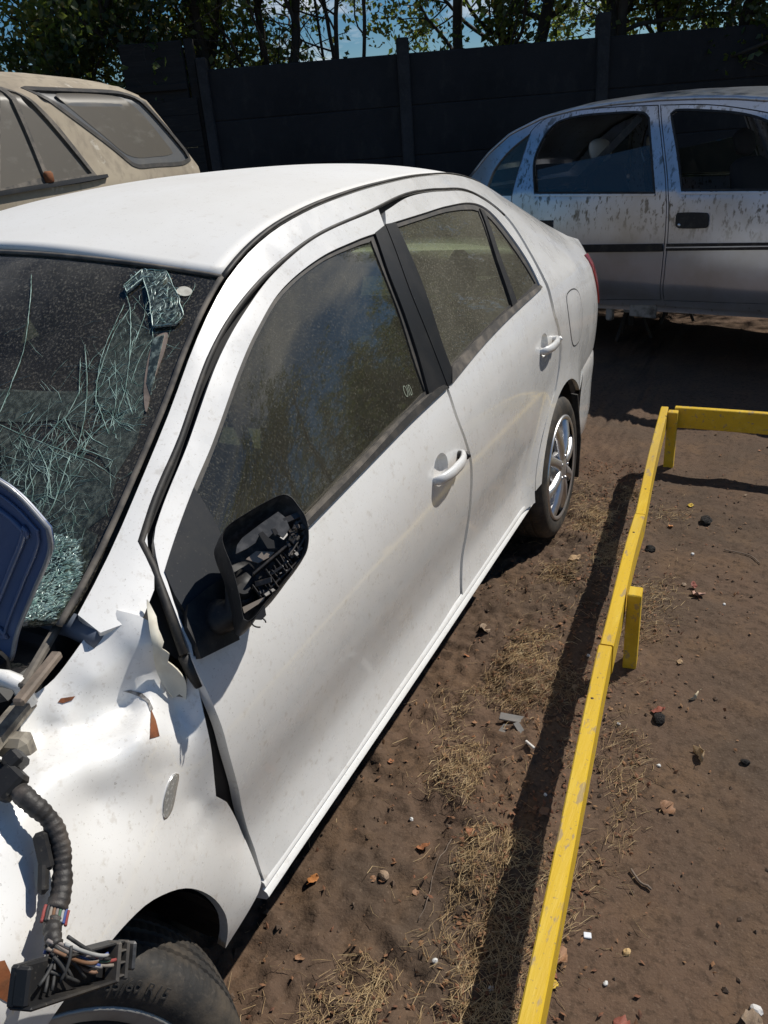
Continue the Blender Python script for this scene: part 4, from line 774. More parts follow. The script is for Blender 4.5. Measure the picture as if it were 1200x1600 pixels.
for i in range(13):
    f = i/12; c = np.array([-.004 + .052*f, -.052 + .075*f]); rib(c + RNG.normal(0, .002, 2), .78 + 1.45 + RNG.normal(0, .12), .020 + .022*RNG.random(), .0022, .010 + .008*RNG.random(), -.024 + .006*RNG.random(), RNG.normal(0, .3))
for i in range(16):
    f = RNG.random(); c = np.array([.004 + .055*f, -.058 + .10*f]) + RNG.normal(0, .007, 2)
    if inside(c[None], cen + (rp_ - cen)*.9)[0]: rib(c, .75 + RNG.normal(0, .35), .010 + .022*RNG.random(), .003 + .006*RNG.random(), .0022, -.020 + .010*RNG.random(), RNG.normal(0, .5))
for i in range(16):
    c = np.array([.050, .046]) + RNG.normal(0, .009, 2); rib(c, RNG.random()*3, .008 + .012*RNG.random(), .004 + .005*RNG.random(), .002, -.014 + .008*RNG.random(), RNG.normal(0, .7))
rib((.040, .070), .5, .030, .010, .006, -.010); rib((.046, .058), 1.2, .016, .006, .006, -.012)
o = tag(mb.build('broken_plastic', SHM, mir), kind='stuff'); o.location = (0, 0, 0)
# stalk from the sail to the shell
fo = SP(np.array(.455), np.array(.875), .01); bk = mpt(cen + np.array([-.035, -.045]), -.06)
mb = MB(); mid = (fo + bk)/2 + np.array([.01, 0, -.012]); mb.tube([fo - np.array([.02, 0, 0]), fo, mid, bk, mpt(cen + np.array([-.02, -.03]), -.06)], [.036, .034, .030, .032, .034], 14, squash=.75); o = mb.build('mirror_stalk', BLACKP, mir, True); o.location = (0, 0, 0)
mb = MB(); th = np.linspace(0, 5, 16); mb.tube([mpt(np.array([-.002, -.098]) + .010*np.array([math.cos(t) , .7*math.sin(t)]), -.002) for t in th], .0012, 5); o = mb.build('loose_wire', BLACKP, mir, True); o.location = (0, 0, 0)
# ------------------------------------------------------------------ wiring harness hanging over the front wing
TAPE = mat('dusty_harness_tape', (.030, .027, .025), .55, layers=[(35, (.12, .10, .085, .9), .45, .7)], bump=(90, .5, .003))
har = root('wiring_harness', tuple(HARN[8]), 'taped black wiring harness with open connector hanging over the crumpled white wing', 'cable harness')
path = smooth_loop([tuple(p) for p in HARN], .0025, False); L_ = len(path); q = np.arange(L_)/L_
def seg(a, b): return path[int(a*L_):int(b*L_)]
mb = MB(); p = seg(0, .28); mb.tube(p, .0094 + .0007*np.sign(np.sin(np.arange(len(p))*2.1)), 14); mb.build('corrugated_sleeve', TAPE, har, True)
mb = MB(); p = seg(.27, .78); r = .0092 + .0040*np.array([vnoise(np.array([i*.13]), np.array([.5]))[0] for i in range(len(p))]) + .0005*np.sign(np.sin(np.arange(len(p))*1.9)); mb.tube(p, r, 14); mb.build('tape_wrap', TAPE, har, True)
mb = MB(); p = seg(.82, .93); r = .0100 - .0022*np.linspace(0, 1, len(p)) + .0006*np.sign(np.sin(np.arange(len(p))*1.7)); mb.tube(p, r, 12); mb.build('tape_wrap', TAPE, har, True)
def frame(i):
    t = path[min(i+2, L_-1)] - path[max(i-2, 0)]; t /= np.linalg.norm(t); n_ = np.array([.75, -.5, .45]); n_ -= t*(n_ @ t); n_ /= np.linalg.norm(n_); return t, n_, np.cross(t, n_)
for f, dm, of in ((.26, (.045, .03, .05), (.006, 0)), (.56, (.06, .02, .022), (.006, .018)), (.66, (.05, .022, .016), (.004, .02)), (.20, (.03, .045, .028), (0, -.02))):
    i = int(f*L_); t, n_, b = frame(i); mb = MB(); mb.box(path[i] + of[0]*n_ + of[1]*b, np.array(dm)*.72, (t, n_, b), bev=.004); mb.build('cable_clip', BLACKP, har)
WC_ = [((.45, .06, .05), 'red'), ((.06, .12, .42), 'blue'), ((.62, .62, .60), 'white'), ((.08, .20, .12), 'green'), ((.35, .30, .28), 'grey'), ((.30, .14, .06), 'brown'), ((.42, .36, .30), 'beige'), ((.02, .02, .02), 'black')]
WM = [mat(n_ + '_wire', tuple(v_*.55 + .03 for v_ in c_), .65, layers=[(40, tuple(x*.5 for x in c_), .5, .7)]) for c_, n_ in WC_]
CA, CB, CC_, CD = [np.array(c) for c in CONN]
for k in range(9):
    t, n_, b = frame(int(.80*L_)); a = (k - 4)*.0032; p = [path[int(f*L_)] + a*frame(int(f*L_))[2] + .007*frame(int(f*L_))[1]*(1 - (a/.016)**2) for f in np.linspace(.765, .835, 8)]
    mb = MB(); mb.tube(p, .0019, 6); mb.build('wire', WM[k % 8], har, True)
ce1 = (CB - CA); cl = np.linalg.norm(ce1); ce1 /= cl; ce2 = (CD - CA); cw = np.linalg.norm(ce2); ce2 -= ce1*(ce2 @ ce1); ce2 /= np.linalg.norm(ce2); ce3 = np.cross(ce2, ce1); 
if ce3[0] < 0: ce3 = -ce3
for k in range(14):
    st_ = path[int(.925*L_)] + RNG.normal(0, .006, 3); en = CA + ce1*cl*(.60 + .24*RNG.random()) + ce2*cw*(.18 + .42*k/14) + ce3*.012
    mid = (st_ + en)/2 - np.array([0, 0, .014 + .006*RNG.random()]) + ce3*.012
    p = smooth_loop([tuple(st_), tuple(st_*.55 + mid*.45), tuple(mid), tuple(en)], .006, False) if False else np.array([(1-t)**2*st_ + 2*t*(1-t)*mid + t*t*en for t in np.linspace(0, 1, 12)])
    mb = MB(); mb.tube(p, .0021, 6); mb.build('wire', WM[[0, 1, 2, 4, 6, 5, 7, 3][k % 8]], har, True)
for k in range(8):
    st_ = path[int(.93*L_)] + RNG.normal(0, .008, 3); en = CA + ce1*cl*(.12 + .5*k/8) + ce2*cw*(.55 + .2*RNG.random()) + ce3*.004; mid = (st_ + en)/2 + ce3*.008
    mb = MB(); mb.tube([(1-t)**2*st_ + 2*t*(1-t)*mid + t*t*en for t in np.linspace(0, 1, 8)], .002, 5); mb.build('wire', WM[7], har, True)
cb = root_part = bpy.data.objects.new('connector', None); COL.objects.link(cb); cb.parent = har; cb.location = -Vector(har.location)
def cpart(nm, boxes, m):
    mb = MB()
    for (a, b, h), (la, lb, lh) in boxes: mb.box(CA + ce1*cl*a + ce2*cw*b + ce3*h, (cl*la, cw*lb, lh), (ce1, ce2, ce3), bev=.0025)
    o = mb.build(nm, m, cb); o.location = (0, 0, 0)
cpart('connector_tray', [((.47, .5, -.012), (.95, .96, .012)), ((.42, .96, 0), (.84, .10, .030)), ((.62, .04, .002), (.60, .07, .018)), ((.02, .5, -.002), (.05, .9, .02))], BLACKP)
cpart('connector_latch', [((.83, .5, .006), (.035, 1.05, .020)), ((.93, .5, .006), (.03, 1.0, .018)), ((.88, .25, .006), (.10, .07, .014)), ((.88, .55, .006), (.10, .07, .014)), ((.88, .88, .006), (.10, .07, .014))], DUSTRUB)
cpart('connector_lever', [((1.01, .45, .008), (.035, .75, .014))], GPL)
GLASSB = glass('blue_reflecting_glass', (.35, .38, .42), dust=.10, dlo=.6, dhi=.75, damt=.3, refl=1.7)
TREES = [(-5.6, 1.4, 6.0, 4, 25650, 1.4, 0.084, .10, .05, 'leafy many stemmed tree above the dusty wagon roof'),
 (-4.2, 1.7, 6.5, 4, 31350, 1.3, 0.084, .05, .06, 'dense dark leaved tree between the wagon and the raised fence panel'),
 (-2.9, 1.3, 6.2, 4, 25650, 1.2, 0.078, .10, .06, 'thick tree right behind the raised fence panel'),
 (-1.5, 1.2, 6.5, 4, 14820, .8, 0.078, .30, .075, 'tree with several straight dark stems and yellow green leaves'),
 (-.35, 1.6, 5.8, 4, 1950, 1.1, 0.067, .42, .040, 'almost bare twiggy tree over the middle of the wall'),
 (.85, 1.3, 7.5, 2, 14820, 1.0, 0.078, .32, .12, 'tree with a thick dark trunk and drooping leaves'),
 (2.0, 1.5, 7.5, 2, 19950, 1.1, 0.073, .22, .12, 'tall tree with a pair of dark trunks beside the highest wall post'),
 (3.1, 1.1, 7.5, 4, 39900, 1.2, 0.073, .02, .08, 'dense tree hanging over the wall behind the silver sedan'),
 (4.4, 1.4, 8.0, 3, 39900, 1.2, 0.078, .02, .10, 'dense tree above the bonnet end of the silver sedan'),
 (6.2, 1.6, 7.5, 3, 20900, 1.3, 0.090, .05, .09, 'leafy tree near the far end of the wall'),
 (8.4, 1.6, 6.5, 3, 19000, 1.3, 0.090, .05, .09, 'leafy tree at the far end of the wall'),
 (10.6, 2.0, 6.2, 3, 17100, 1.4, 0.101, .05, .09, 'leafy tree beyond the far end of the wall'),
 (12.4, 1.5, 6.0, 3, 14000, 1.5, 0.101, .03, .09, 'leafy tree along the wall well past the silver sedan'),
 (14.4, 1.8, 6.4, 3, 14000, 1.5, 0.101, .03, .09, 'round crowned tree along the wall well past the silver sedan'),
 (16.6, 1.5, 6.0, 3, 14000, 1.5, 0.101, .03, .09, 'wide tree at the distant end of the wall'),
 (19.0, 1.8, 6.6, 3, 14000, 1.5, 0.101, .03, .09, 'last tree at the distant end of the wall')]
# ------------------------------------------------------------------ ground
def axis_coords(lo, hi, fine_lo, fine_hi, st, grow=1.16):
    a = list(np.arange(fine_lo, fine_hi + st*.5, st)); d = st
    while a[-1] < hi: d *= grow; a.append(a[-1] + d)
    d = st
    while a[0] > lo: d *= grow; a.insert(0, a[0] - d)
    return np.array(a)
GX = axis_coords(-400, 400, .62, 2.0, .011); GY = axis_coords(-300, 500, .25, 3.0, .012, 1.09)
def gheight(x, y):
    left = 1 - sst(1.15, 1.32, x + .07*(y - .4)); near = sst(-2.5, -.5, y)*(1 - sst(7, 14, y))*sst(-5, -2, x)*(1 - sst(5, 9, x))
    lump = fbm(x, y, 5.5, 3)*.045 + np.abs(fbm(x + 3, y, 13, 3))*.035
    fine = fbm(x, y, 42, 3)*.011 + np.maximum(fbm(x + 9, y + 4, 75, 2) - .12, 0)*.03
    smooth_ = fbm(x, y, 3, 3)*.022 + fbm(x + 1.5*y, y*.6, 26, 3)*.005 + np.maximum(fbm(x, y, 60, 2) - .22, 0)*.02
    mound = sum(.016*np.exp(-(((x - a)**2 + (y - b)**2)/.055**2)) for a, b in ((1.158, 3.398), (1.262, 1.735)))
    return mound + near*(left*(lump*.95 + fine) + (1 - left)*smooth_) - .010
gx, gy = np.meshgrid(GX, GY, indexing='ij'); gz = gheight(gx, gy); ny = len(GY)
V = np.stack([gx.ravel(), gy.ravel(), gz.ravel()], 1)
ii, jj = np.meshgrid(np.arange(len(GX)-1), np.arange(ny-1), indexing='ij'); a = (ii*ny + jj).ravel()
me = bpy.data.meshes.new('ground'); Q = np.stack([a, a+ny, a+ny+1, a+1], 1)
me.vertices.add(len(V)); me.vertices.foreach_set('co', V.ravel()); me.loops.add(Q.size); me.loops.foreach_set('vertex_index', Q.ravel().astype(np.int32))
me.polygons.add(len(Q)); me.polygons.foreach_set('loop_start', np.arange(0, Q.size, 4, dtype=np.int32)); me.polygons.foreach_set('use_smooth', np.ones(len(Q), bool)); me.update(calc_edges=True)
SOIL = mat('brown_soil', (.120, .077, .052), .95, spec=.2, layers=[(1.1, (.088, .062, .044), .42, .6, 5), (5, (.14, .088, .052, .7), .48, .68, 6), (48, (.060, .040, .027, .8), .5, .66, 4), (160, (.19, .14, .10, .45), .58, .70, 3)], bump=(130, .55, .006))
tag(link('ground', me, None, SOIL), kind='structure')
def gh(x, y): return float(gheight(np.array([x]), np.array([y]))[0])
# straw, leaf crumbs and clods: loose cover nobody could count
def strawdens(x, y):
    c = 1.02 + .05*math.sin(y*3) - .10*(y - 1.5)*.4
    d = math.exp(-((x - c)/.13)**2)*.9 + math.exp(-((x - .93)/.14)**2 - ((y - 2.1)/.35)**2) + .9*math.exp(-((x - .76)/.10)**2 - ((y - .45)/.14)**2) + .8*math.exp(-((x - 1.10)/.12)**2 - ((y - .55)/.15)**2) + .25*math.exp(-((x - 1.33 + .05*(y-1))/.06)**2)
    return d*float(sst(.38, .72, vnoise(np.array([x*6.5]), np.array([y*4.5])))[0]*1.5 + .04)
STRAW = mat('dry_straw', (.52, .37, .19), .8, layers=[(3, (.28, .18, .09), .4, .65), (30, (.62, .49, .29, .8), .5, .7)])
CRUMB = mat('dry_leaf_crumbs', (.17, .07, .035), .85, layers=[(9, (.27, .15, .07), .4, .65), (40, (.10, .045, .028), .5, .7)])
CLOD = mat('soil_clods', (.098, .066, .045), .95, layers=[(6, (.13, .085, .055), .45, .65), (25, (.22, .18, .14, .6), .58, .72)])
mb = MB(); k = 0; tries = 0
while k < 8500 and tries < 160000:
    tries += 1; x = random.uniform(.6, 1.5); y = random.uniform(.25, 3.1)
    if random.random() > strawdens(x, y)*1.1: continue
    k += 1; th = random.uniform(0, math.pi) ; L_ = random.uniform(.010, .055)*(1.6 if random.random() < .1 else 1); w_ = random.uniform(.0004, .00085); z = gh(x, y) + random.uniform(.001, .010)
    d = np.array([math.cos(th), math.sin(th), random.gauss(0, .22)]); s_ = np.array([-math.sin(th), math.cos(th), 0])*w_; c = np.array([x, y, z]); bnd = np.array([random.gauss(0, .15)*L_*s_[0]/w_, random.gauss(0, .15)*L_*s_[1]/w_, .1*L_*random.random()])
    A_, B_, C_ = c - d*L_/2, c + bnd, c + d*L_/2
    up = np.array([0, 0, w_*1.2])
    mb.add([A_ - s_, A_ + s_, B_ - s_, B_ + s_, C_ - s_*.4, C_ + s_*.4, A_ + up, B_ + up, C_ + up*.5], [(0, 2, 7, 6), (6, 7, 3, 1), (2, 4, 8, 7), (7, 8, 5, 3)])
tag(mb.build('straw', STRAW), kind='stuff')
mb = MB(); k = 0
while k < 4200:
    x = random.uniform(.6, 1.6); y = random.uniform(.25, 3.4)
    w = strawdens(x, y)*.8 + .9*math.exp(-((x - 1.17 + .07*(y-.8))/.10)**2) + .06
    if random.random() > w: continue
    k += 1; r = random.uniform(.0016, .0062); z = gh(x, y) + .003; a = random.random()*6.28; e = np.array([math.cos(a), math.sin(a), random.gauss(0, .4)]); f = np.array([-math.sin(a), math.cos(a), random.gauss(0, .4)])
    c = np.array([x, y, z + r*.4]); pk = np.array([0, 0, r*random.uniform(.1, .5)])
    mb.add([c - e*r*1.5, c - f*r*random.uniform(.5, 1), c + e*r*1.4, c + f*r*random.uniform(.5, 1), c + pk], [(0, 1, 4), (1, 2, 4), (2, 3, 4), (3, 0, 4)])
tag(mb.build('leaf_crumbs', CRUMB), kind='stuff')
OCT = np.array([(1, 0, 0), (-1, 0, 0), (0, 1, 0), (0, -1, 0), (0, 0, 1), (0, 0, -1.)]); OF = [(0,2,4),(2,1,4),(1,3,4),(3,0,4),(2,0,5),(1,2,5),(3,1,5),(0,3,5)]
mb = MB()
for k in range(950):
    if random.random() < .62: x = random.uniform(.62, 1.25); y = random.uniform(.25, 3.3)
    else: x = random.uniform(1.2, 2.0); y = random.uniform(.3, 4.2)
    if y > 2.2 and random.random() < .3: y = random.uniform(.25, 2)
    r = .0016 + .0075*random.random()**4; q = OCT*r*RNG.uniform(.6, 1.25, (6, 1)) ; a = random.random()*6.28; ca, sa = math.cos(a), math.sin(a)
    q = q @ np.array([[ca, sa, 0], [-sa, ca, 0], [0, 0, .75]]); mb.add(q + np.array([x, y, gh(x, y) + r*.35]), OF)
tag(mb.build('soil_clods', CLOD), kind='stuff')
# single leaves and litter
LEAFM = {}
def leafmat(n, c): 
    if n not in LEAFM: LEAFM[n] = mat(n + '_dry_leaf', c, .7, layers=[(60, tuple(v*.5 for v in c), .48, .68), (14, tuple(min(1, v*1.35) for v in c), .5, .7)])
    return LEAFM[n]
def leaf_mesh(seed, curl=1.):
    r = random.Random(seed); n = 7; V = []; F = []
    for i in range(n + 1):
        t = i/n; w = .42*math.sin(math.pi*min(1, t*.96 + .02))**.8*(1 + .25*r.uniform(-1, 1)); z = curl*(.30*(t - .5)**2*4*.5 + .05*r.uniform(-1, 1)); tw = curl*r.uniform(.1, .45)
        V += [(t - .5, -w, z + tw*w), (t - .5, 0, z - .04), (t - .5, w, z + tw*w*r.uniform(.3, 1.5))]
    for i in range(n):
        a = i*3; F += [(a, a+3, a+4, a+1), (a+1, a+4, a+5, a+2)]
    V += [(-.5, 0, V[1][2]), (-.78, .05, V[1][2] + .05), (-.78, .065, V[1][2] + .05)]; b = len(V); F.append((b-3, b-2, b-1))
    me = bpy.data.meshes.new('fallen_leaf'); me.from_pydata(V, [], F); me.polygons.foreach_set('use_smooth', [True]*len(me.polygons)); me.update(); return me
LM = [leaf_mesh(i, 1. + .25*(i % 3)) for i in range(6)]
def leaf(x, y, size, m, label, group=None, rz=None, tilt=.25, kind=None):
    me = LM[random.randrange(6) if kind is None else kind].copy(); me.materials.append(m); o = bpy.data.objects.new('fallen_leaf', me); COL.objects.link(o)
    o.location = (x, y, gh(x, y) + size*.10 + .001); o.scale = (size,)*3; o.rotation_euler = (random.gauss(0, tilt), random.gauss(0, tilt), random.random()*6.28 if rz is None else rz); so_ = o.modifiers.new('thickness', 'SOLIDIFY'); so_.thickness = .02
    return tag(o, label, 'leaf', group or 'fallen leaves on the soil')
BR = (.20, .095, .045); TAN = (.40, .27, .15); YEL = (.62, .42, .05); RED = (.24, .075, .05); PALE = (.56, .47, .32); ORG = (.42, .17, .05)
leaf(1.305, 3.005, .030, leafmat('yellow', YEL), 'small bright yellow leaf below the far yellow rail')
leaf(.949, 2.338, .052, leafmat('tan', TAN), 'tan curled leaf near the rear tyre of the white car')
leaf(1.411, 2.224, .050, leafmat('reddish', (.40, .24, .18)), 'pale reddish leaf lying flat on bare soil beyond the short yellow post')
leaf(1.389, 2.285, .030, leafmat('red', RED), 'small dark red leaf beside the pale reddish leaf')
leaf(1.462, 1.645, .040, leafmat('pale', PALE), 'pale cream crumpled leaf on bare soil right of the short yellow post', tilt=.5)
leaf(1.375, 1.545, .040, leafmat('red', RED), 'red brown leaf leaning on a dark stone', tilt=.6)
leaf(1.501, 1.407, .058, leafmat('sand', (.47, .33, .19)), 'long sandy twisted leaf on the open soil', rz=2.6, tilt=.4)
leaf(1.446, 1.19, .040, leafmat('brown', (.27, .14, .07)), 'round mid brown leaf on the open soil nearest the camera', tilt=.4)
leaf(.932, .865, .034, leafmat('rust', (.30, .12, .05)), 'narrow rust coloured leaf midway between the sill and the yellow rail', rz=.6)
leaf(1.032, .925, .030, leafmat('rust', (.30, .12, .05)), 'narrow brown leaf with a thin dry stalk beside it', rz=2.9)
leaf(.734, .677, .030, leafmat('orange', ORG), 'small orange leaf at the edge of the shade under the sill', rz=1.5)
leaf(1.171, 1.065, .028, leafmat('brown', (.27, .14, .07)), 'brown leaf lying in the shadow of the yellow rail')
leaf(.774, 1.768, .045, leafmat('dull', (.24, .17, .11)), 'greyish torn leaf on the lumpy soil beside the rear door', tilt=.6)
leaf(1.296, .715, .050, leafmat('brown', (.27, .14, .07)), 'large brown leaf crumpled against the foot of the yellow rail', tilt=.7)
leaf(1.285, .672, .042, leafmat('red', RED), 'dark red leaf under the crumpled leaf at the yellow rail', tilt=.5)
leaf(1.301, .655, .026, leafmat('yellow', YEL), 'tiny yellow leaf at the foot of the yellow rail')
leaf(1.251, 2.758, .026, leafmat('orange', ORG), 'small orange leaf close to the yellow rail by the dark clods')
leaf(1.657, .736, .040, leafmat('dull', (.24, .17, .11)), 'dull brown leaf at the near right corner of the soil')
leaf(1.441, .630, .036, leafmat('red', RED), 'red brown leaf at the bottom edge of the view')
for i in range(46):
    if random.random() < .55: x = random.uniform(.72, 1.2); y = random.uniform(.45, 3.2)
    else: x = random.uniform(1.3, 2.1); y = random.uniform(.5, 4.6)
    leaf(x, y, random.uniform(.010, .022), leafmat(*random.choice([('brown', (.27, .14, .07)), ('rust', (.30, .12, .05)), ('tan', TAN), ('dull', (.24, .17, .11))])), 'tiny brown dry leaf scattered on the soil', 'tiny scattered leaves')
def stone(x, y, r, m, label, name='pebble', cat='pebble', sq=.7):
    bm = bmesh.new(); bmesh.ops.create_icosphere(bm, subdivisions=2, radius=1.)
    o_ = random.random()*50
    for v in bm.verts:
        p = v.co; f = 1 + .45*(vnoise(np.array([p.x*1.3 + o_]), np.array([p.y*1.3 + p.z*2.1]))[0] - .5); v.co = Vector((p.x*f, p.y*f*.8, p.z*f*sq))
    me = bpy.data.meshes.new(name); bm.to_mesh(me); bm.free(); me.materials.append(m); o = bpy.data.objects.new(name, me); COL.objects.link(o); o.location = (x, y, gh(x, y) + r*.35); o.scale = (r,)*3; o.rotation_euler = (0, 0, random.random()*6)
    return tag(o, label, cat)
DKC = mat('dark_clod', (.022, .020, .019), .9, layers=[(2, (.05, .042, .036), .4, .65)], bump=(3, .8, .2))
stone(1.38, 2.848, .030, DKC, 'dark lumpy clod on the soil inside the yellow rail corner', 'clod', 'clod', .55)
stone(1.204, 2.53, .022, DKC, 'small dark clod close beside the yellow rail', 'clod', 'clod', .7)
stone(1.38, 1.515, .022, DKC, 'dark stone with a red brown leaf leaning on it', 'stone', 'stone')
stone(.882, .747, .014, mat('tan_pebble', (.30, .21, .14), .8), 'tan pebble on the soil below the front door')
stone(1.422, .78, .009, mat('ochre_pebble', (.50, .34, .16), .8), 'small ochre pebble near the bottom of the view')
stone(1.609, 1.423, .012, DKC, 'small dark pebble on the open soil to the right')
stone(1.665, .76, .012, mat('white_pebble', (.6, .58, .55), .7), 'whitish pebble beside the dull brown leaf')
WTM = mat('white_glazed_chip', (.80, .82, .85), .12, coat=.8); GPM = mat('grey_broken_plastic', (.13, .125, .12), .5, layers=[(12, (.2, .18, .16), .4, .7)])
def chip(name, x, y, d, rz, m, label, cat, tilt=.1, z=0):
    mb = MB(); mb.box((0, 0, 0), d, None, min(d)*.2); me = bpy.data.meshes.new(name); me.from_pydata(mb.v, [], mb.f); me.materials.append(m); o = bpy.data.objects.new(name, me); COL.objects.link(o)
    o.location = (x, y, gh(x, y) + d[2]*.6 + .002 + z); o.rotation_euler = (random.gauss(0, tilt), random.gauss(0, tilt), rz); return tag(o, label, cat)
chip('tile_chip', 1.340, .786, (.016, .013, .005), .3, WTM, 'bright white chip lying on the soil by the yellow rail', 'chip')
chip('plastic_shard', .995, 1.375, (.075, .030, .006), .15, GPM, 'grey plastic shard lying on the straw, longest of the three', 'shard', .2, .006)
chip('plastic_shard', .985, 1.315, (.020, .062, .005), -.05, GPM, 'grey plastic strip standing under the longest shard', 'shard', .2, .003)
chip('plastic_shard', 1.03, 1.325, (.040, .018, .005), -.7, GPM, 'short grey plastic piece beside the longest shard', 'shard', .25, .004)
chip('cigarette_end', 1.082, 1.251, (.034, .007, .007), -.55, mat('paper_white', (.62, .60, .56), .8), 'white cigarette end on the straw', 'litter')
for x, y, s_ in ((1.395, .70, .006), (1.13, 1.75, .007), (1.16, 1.12, .005), (1.405, 1.33, .006), (.87, .93, .006), (1.19, .60, .006), (1.5, 2.2, .006), (1.36, 2.55, .008), (1.07, .60, .007), (1.28, 1.45, .005)):
    tag(stone(x, y, s_, LEAFM.get('chip') or LEAFM.setdefault('chip', mat('pale_chip', (.60, .60, .58), .6)), 'tiny pale chip scattered on the soil'), group='tiny pale chips')
TW = mat('grey_twig', (.17, .13, .10), .85)
for (pts, r, lab) in (([(1.395, .98), (1.42, .955), (1.445, .945)], .003, 'short dark twig lying beside the yellow rail'), ([(.99, .90), (.985, .80), (1.0, .72), (.995, .68)], .0012, 'long thin dry stalk on the soil'), ([(1.47, 2.62), (1.56, 2.60), (1.60, 2.55)], .002, 'thin twig inside the yellow rail corner')):
    p = smooth_loop([(a, b) for a, b in pts], .01, False); q = np.array([(a, b, gh(a, b) + r + .003) for a, b in p]); mb = MB(); mb.tube(q - q[0], r, 6); o = mb.build('twig', TW, None, True); o.location = tuple(q[0]); tag(o, lab, 'twig')
# ------------------------------------------------------------------ yellow rail
YEL_P = mat('yellow_paint_on_wood', (.66, .43, .018), .48, layers=[(7, (.56, .35, .015, .7), .42, .66, 5, (1, .12, 1)), (26, (.74, .55, .08, .5), .5, .72, 5, (1, .15, 1)), (3.3, (.42, .30, .10, .6), .52, .68, 7, (1, .25, 1)), (40, (.33, .24, .13, .8), .585, .64, 6, (1, .3, 1)), (120, (.26, .18, .09, .7), .64, .70, 3)], bump=(60, .35, .004, 5, (1, .1, 1)))
fen = root('yellow_rail_fence', (1.236, 1.44, 0), 'low yellow painted timber rail with short posts beside the white car', 'rail fence')
def board(name, a, b, zc0, zc1, h, t, off=0.):
    a, b = np.array(a, float), np.array(b, float); n = 14; d = (b - a); L_ = np.linalg.norm(d); d /= L_; s_ = np.array([d[1], -d[0]]); V = []; F = []
    for i in range(n + 1):
        q = i/n; p = a + d*L_*q + s_*(off + .003*math.sin(q*5 + a[1])); zc = zc0 + (zc1 - zc0)*q + .002*math.sin(q*7 + 1); e = .003
        for u, w in ((-t/2, -h/2 + e), (-t/2 + e, -h/2), (t/2 - e, -h/2), (t/2, -h/2 + e), (t/2, h/2 - e), (t/2 - e, h/2), (-t/2 + e, h/2), (-t/2, h/2 - e)): V.append((*(p + s_*u), zc + w))
    for i in range(n):
        for j in range(8): F.append((i*8+j, (i+1)*8+j, (i+1)*8+(j+1) % 8, i*8+(j+1) % 8))
    F += [tuple(range(8)), tuple(range(n*8, n*8+8))[::-1]]
    return mesh(name, V, F, YEL_P, fen, False)
board('board', (1.350, -.10), (1.235, 1.435), .153, .2205, .095, .036, .002)
board('board', (1.234, 1.440), (1.192, 2.24), .2215, .2325, .095, .036)
board('board', (1.191, 2.244), (1.112, 3.432), .231, .240, .098, .034)
board('board', (1.162, 3.440), (3.2, 3.40), .240, .240, .100, .034)
def postm(x, y, sx, sy, h, rz=0.): mb = MB(); c, s_ = math.cos(rz), math.sin(rz); mb.box((x, y, h/2 - .06), (sx, sy, h + .12), ((c, s_, 0), (-s_, c, 0), (0, 0, 1)), bev=.003); mb.build('post', YEL_P, fen)
postm(1.158, 3.398, .045, .045, .282); postm(1.262, 1.735, .040, .055, .272, .06); postm(1.368, .10, .04, .05, .19); postm(2.4, 3.37, .045, .045, .28)
NAIL = mat('rusty_nail', (.05, .03, .02), .7)
for x, y in ((1.137, 3.30), (1.1955, 2.10), (1.243, 1.30), (1.246, 1.22), (1.1775, 2.46)):
    mb = MB(); mb.lathe([(0, .0015), (.004, .001), (.0045, -.002)], (x, y, float(np.interp(y, [.43, .99, 1.46, 2.26, 3.4], [.223, .249, .2695, .281, .2895]))), (0, 0, 1), 10); mb.build('nail_head', NAIL, fen, True)
# ------------------------------------------------------------------ silver car on stands
O_ = np.array(SILO[:3]); SU = np.array([SILO[3], SILO[4], 0]); SNV = np.array([SILO[5], SILO[6], 0]); O0 = np.array([O_[0], O_[1], 0])
SILV = mat('dirty_silver_paint', (.54, .58, .66), .28, metal=.7, coat=.8, crough=.12, zmask=(.80, .98), layers=[(13, (.07, .065, .055, .9), .555, .63, 6, (1.6, 1.6, .75)), (34, (.08, .07, .06, .85), .57, .64, 4, (1.3, 1.3, .6)), (3, (.40, .40, .40, .6), .42, .66)])
SILC = mat('silver_paint', (.54, .58, .66), .28, metal=.7, coat=.7, crough=.1, layers=[(24, (.16, .15, .14, .7), .60, .68, 5), (3, (.38, .38, .38, .6), .42, .66)])
sil = root('silver_sedan', tuple(O0 + SU*.2 - SNV*.8), 'dirty silver four door sedan without wheels held up on stands before the dark wall', 'car')
def slean(z): return -(.30*np.maximum(z - 1.12, 0) + .35*np.maximum(z - 1.5, 0)**1.5)
def sbul(z): return np.where(z < 1.12, -.055*((1.12 - z)/.7)*sst(.78, .3, z)*0 + .030*np.sin(np.clip((1.12 - z)/.75, 0, 1)*math.pi) - .05*sst(.55, .38, z), 0)
def sfn(u, v, o, side=1):
    d = slean(v) + sbul(v) - .10*sst(-1.3, -2.0, u) - .06*sst(1.2, 2.0, u)
    w = (d + o) if side > 0 else (-1.62 - d - o)
    return O0 + u[..., None]*SU + w[..., None]*SNV + v[..., None]*np.array([0, 0, 1.])
ST_ = {k: smooth_loop([tuple(p) for p in v], .03) for k, v in SIL.items()}
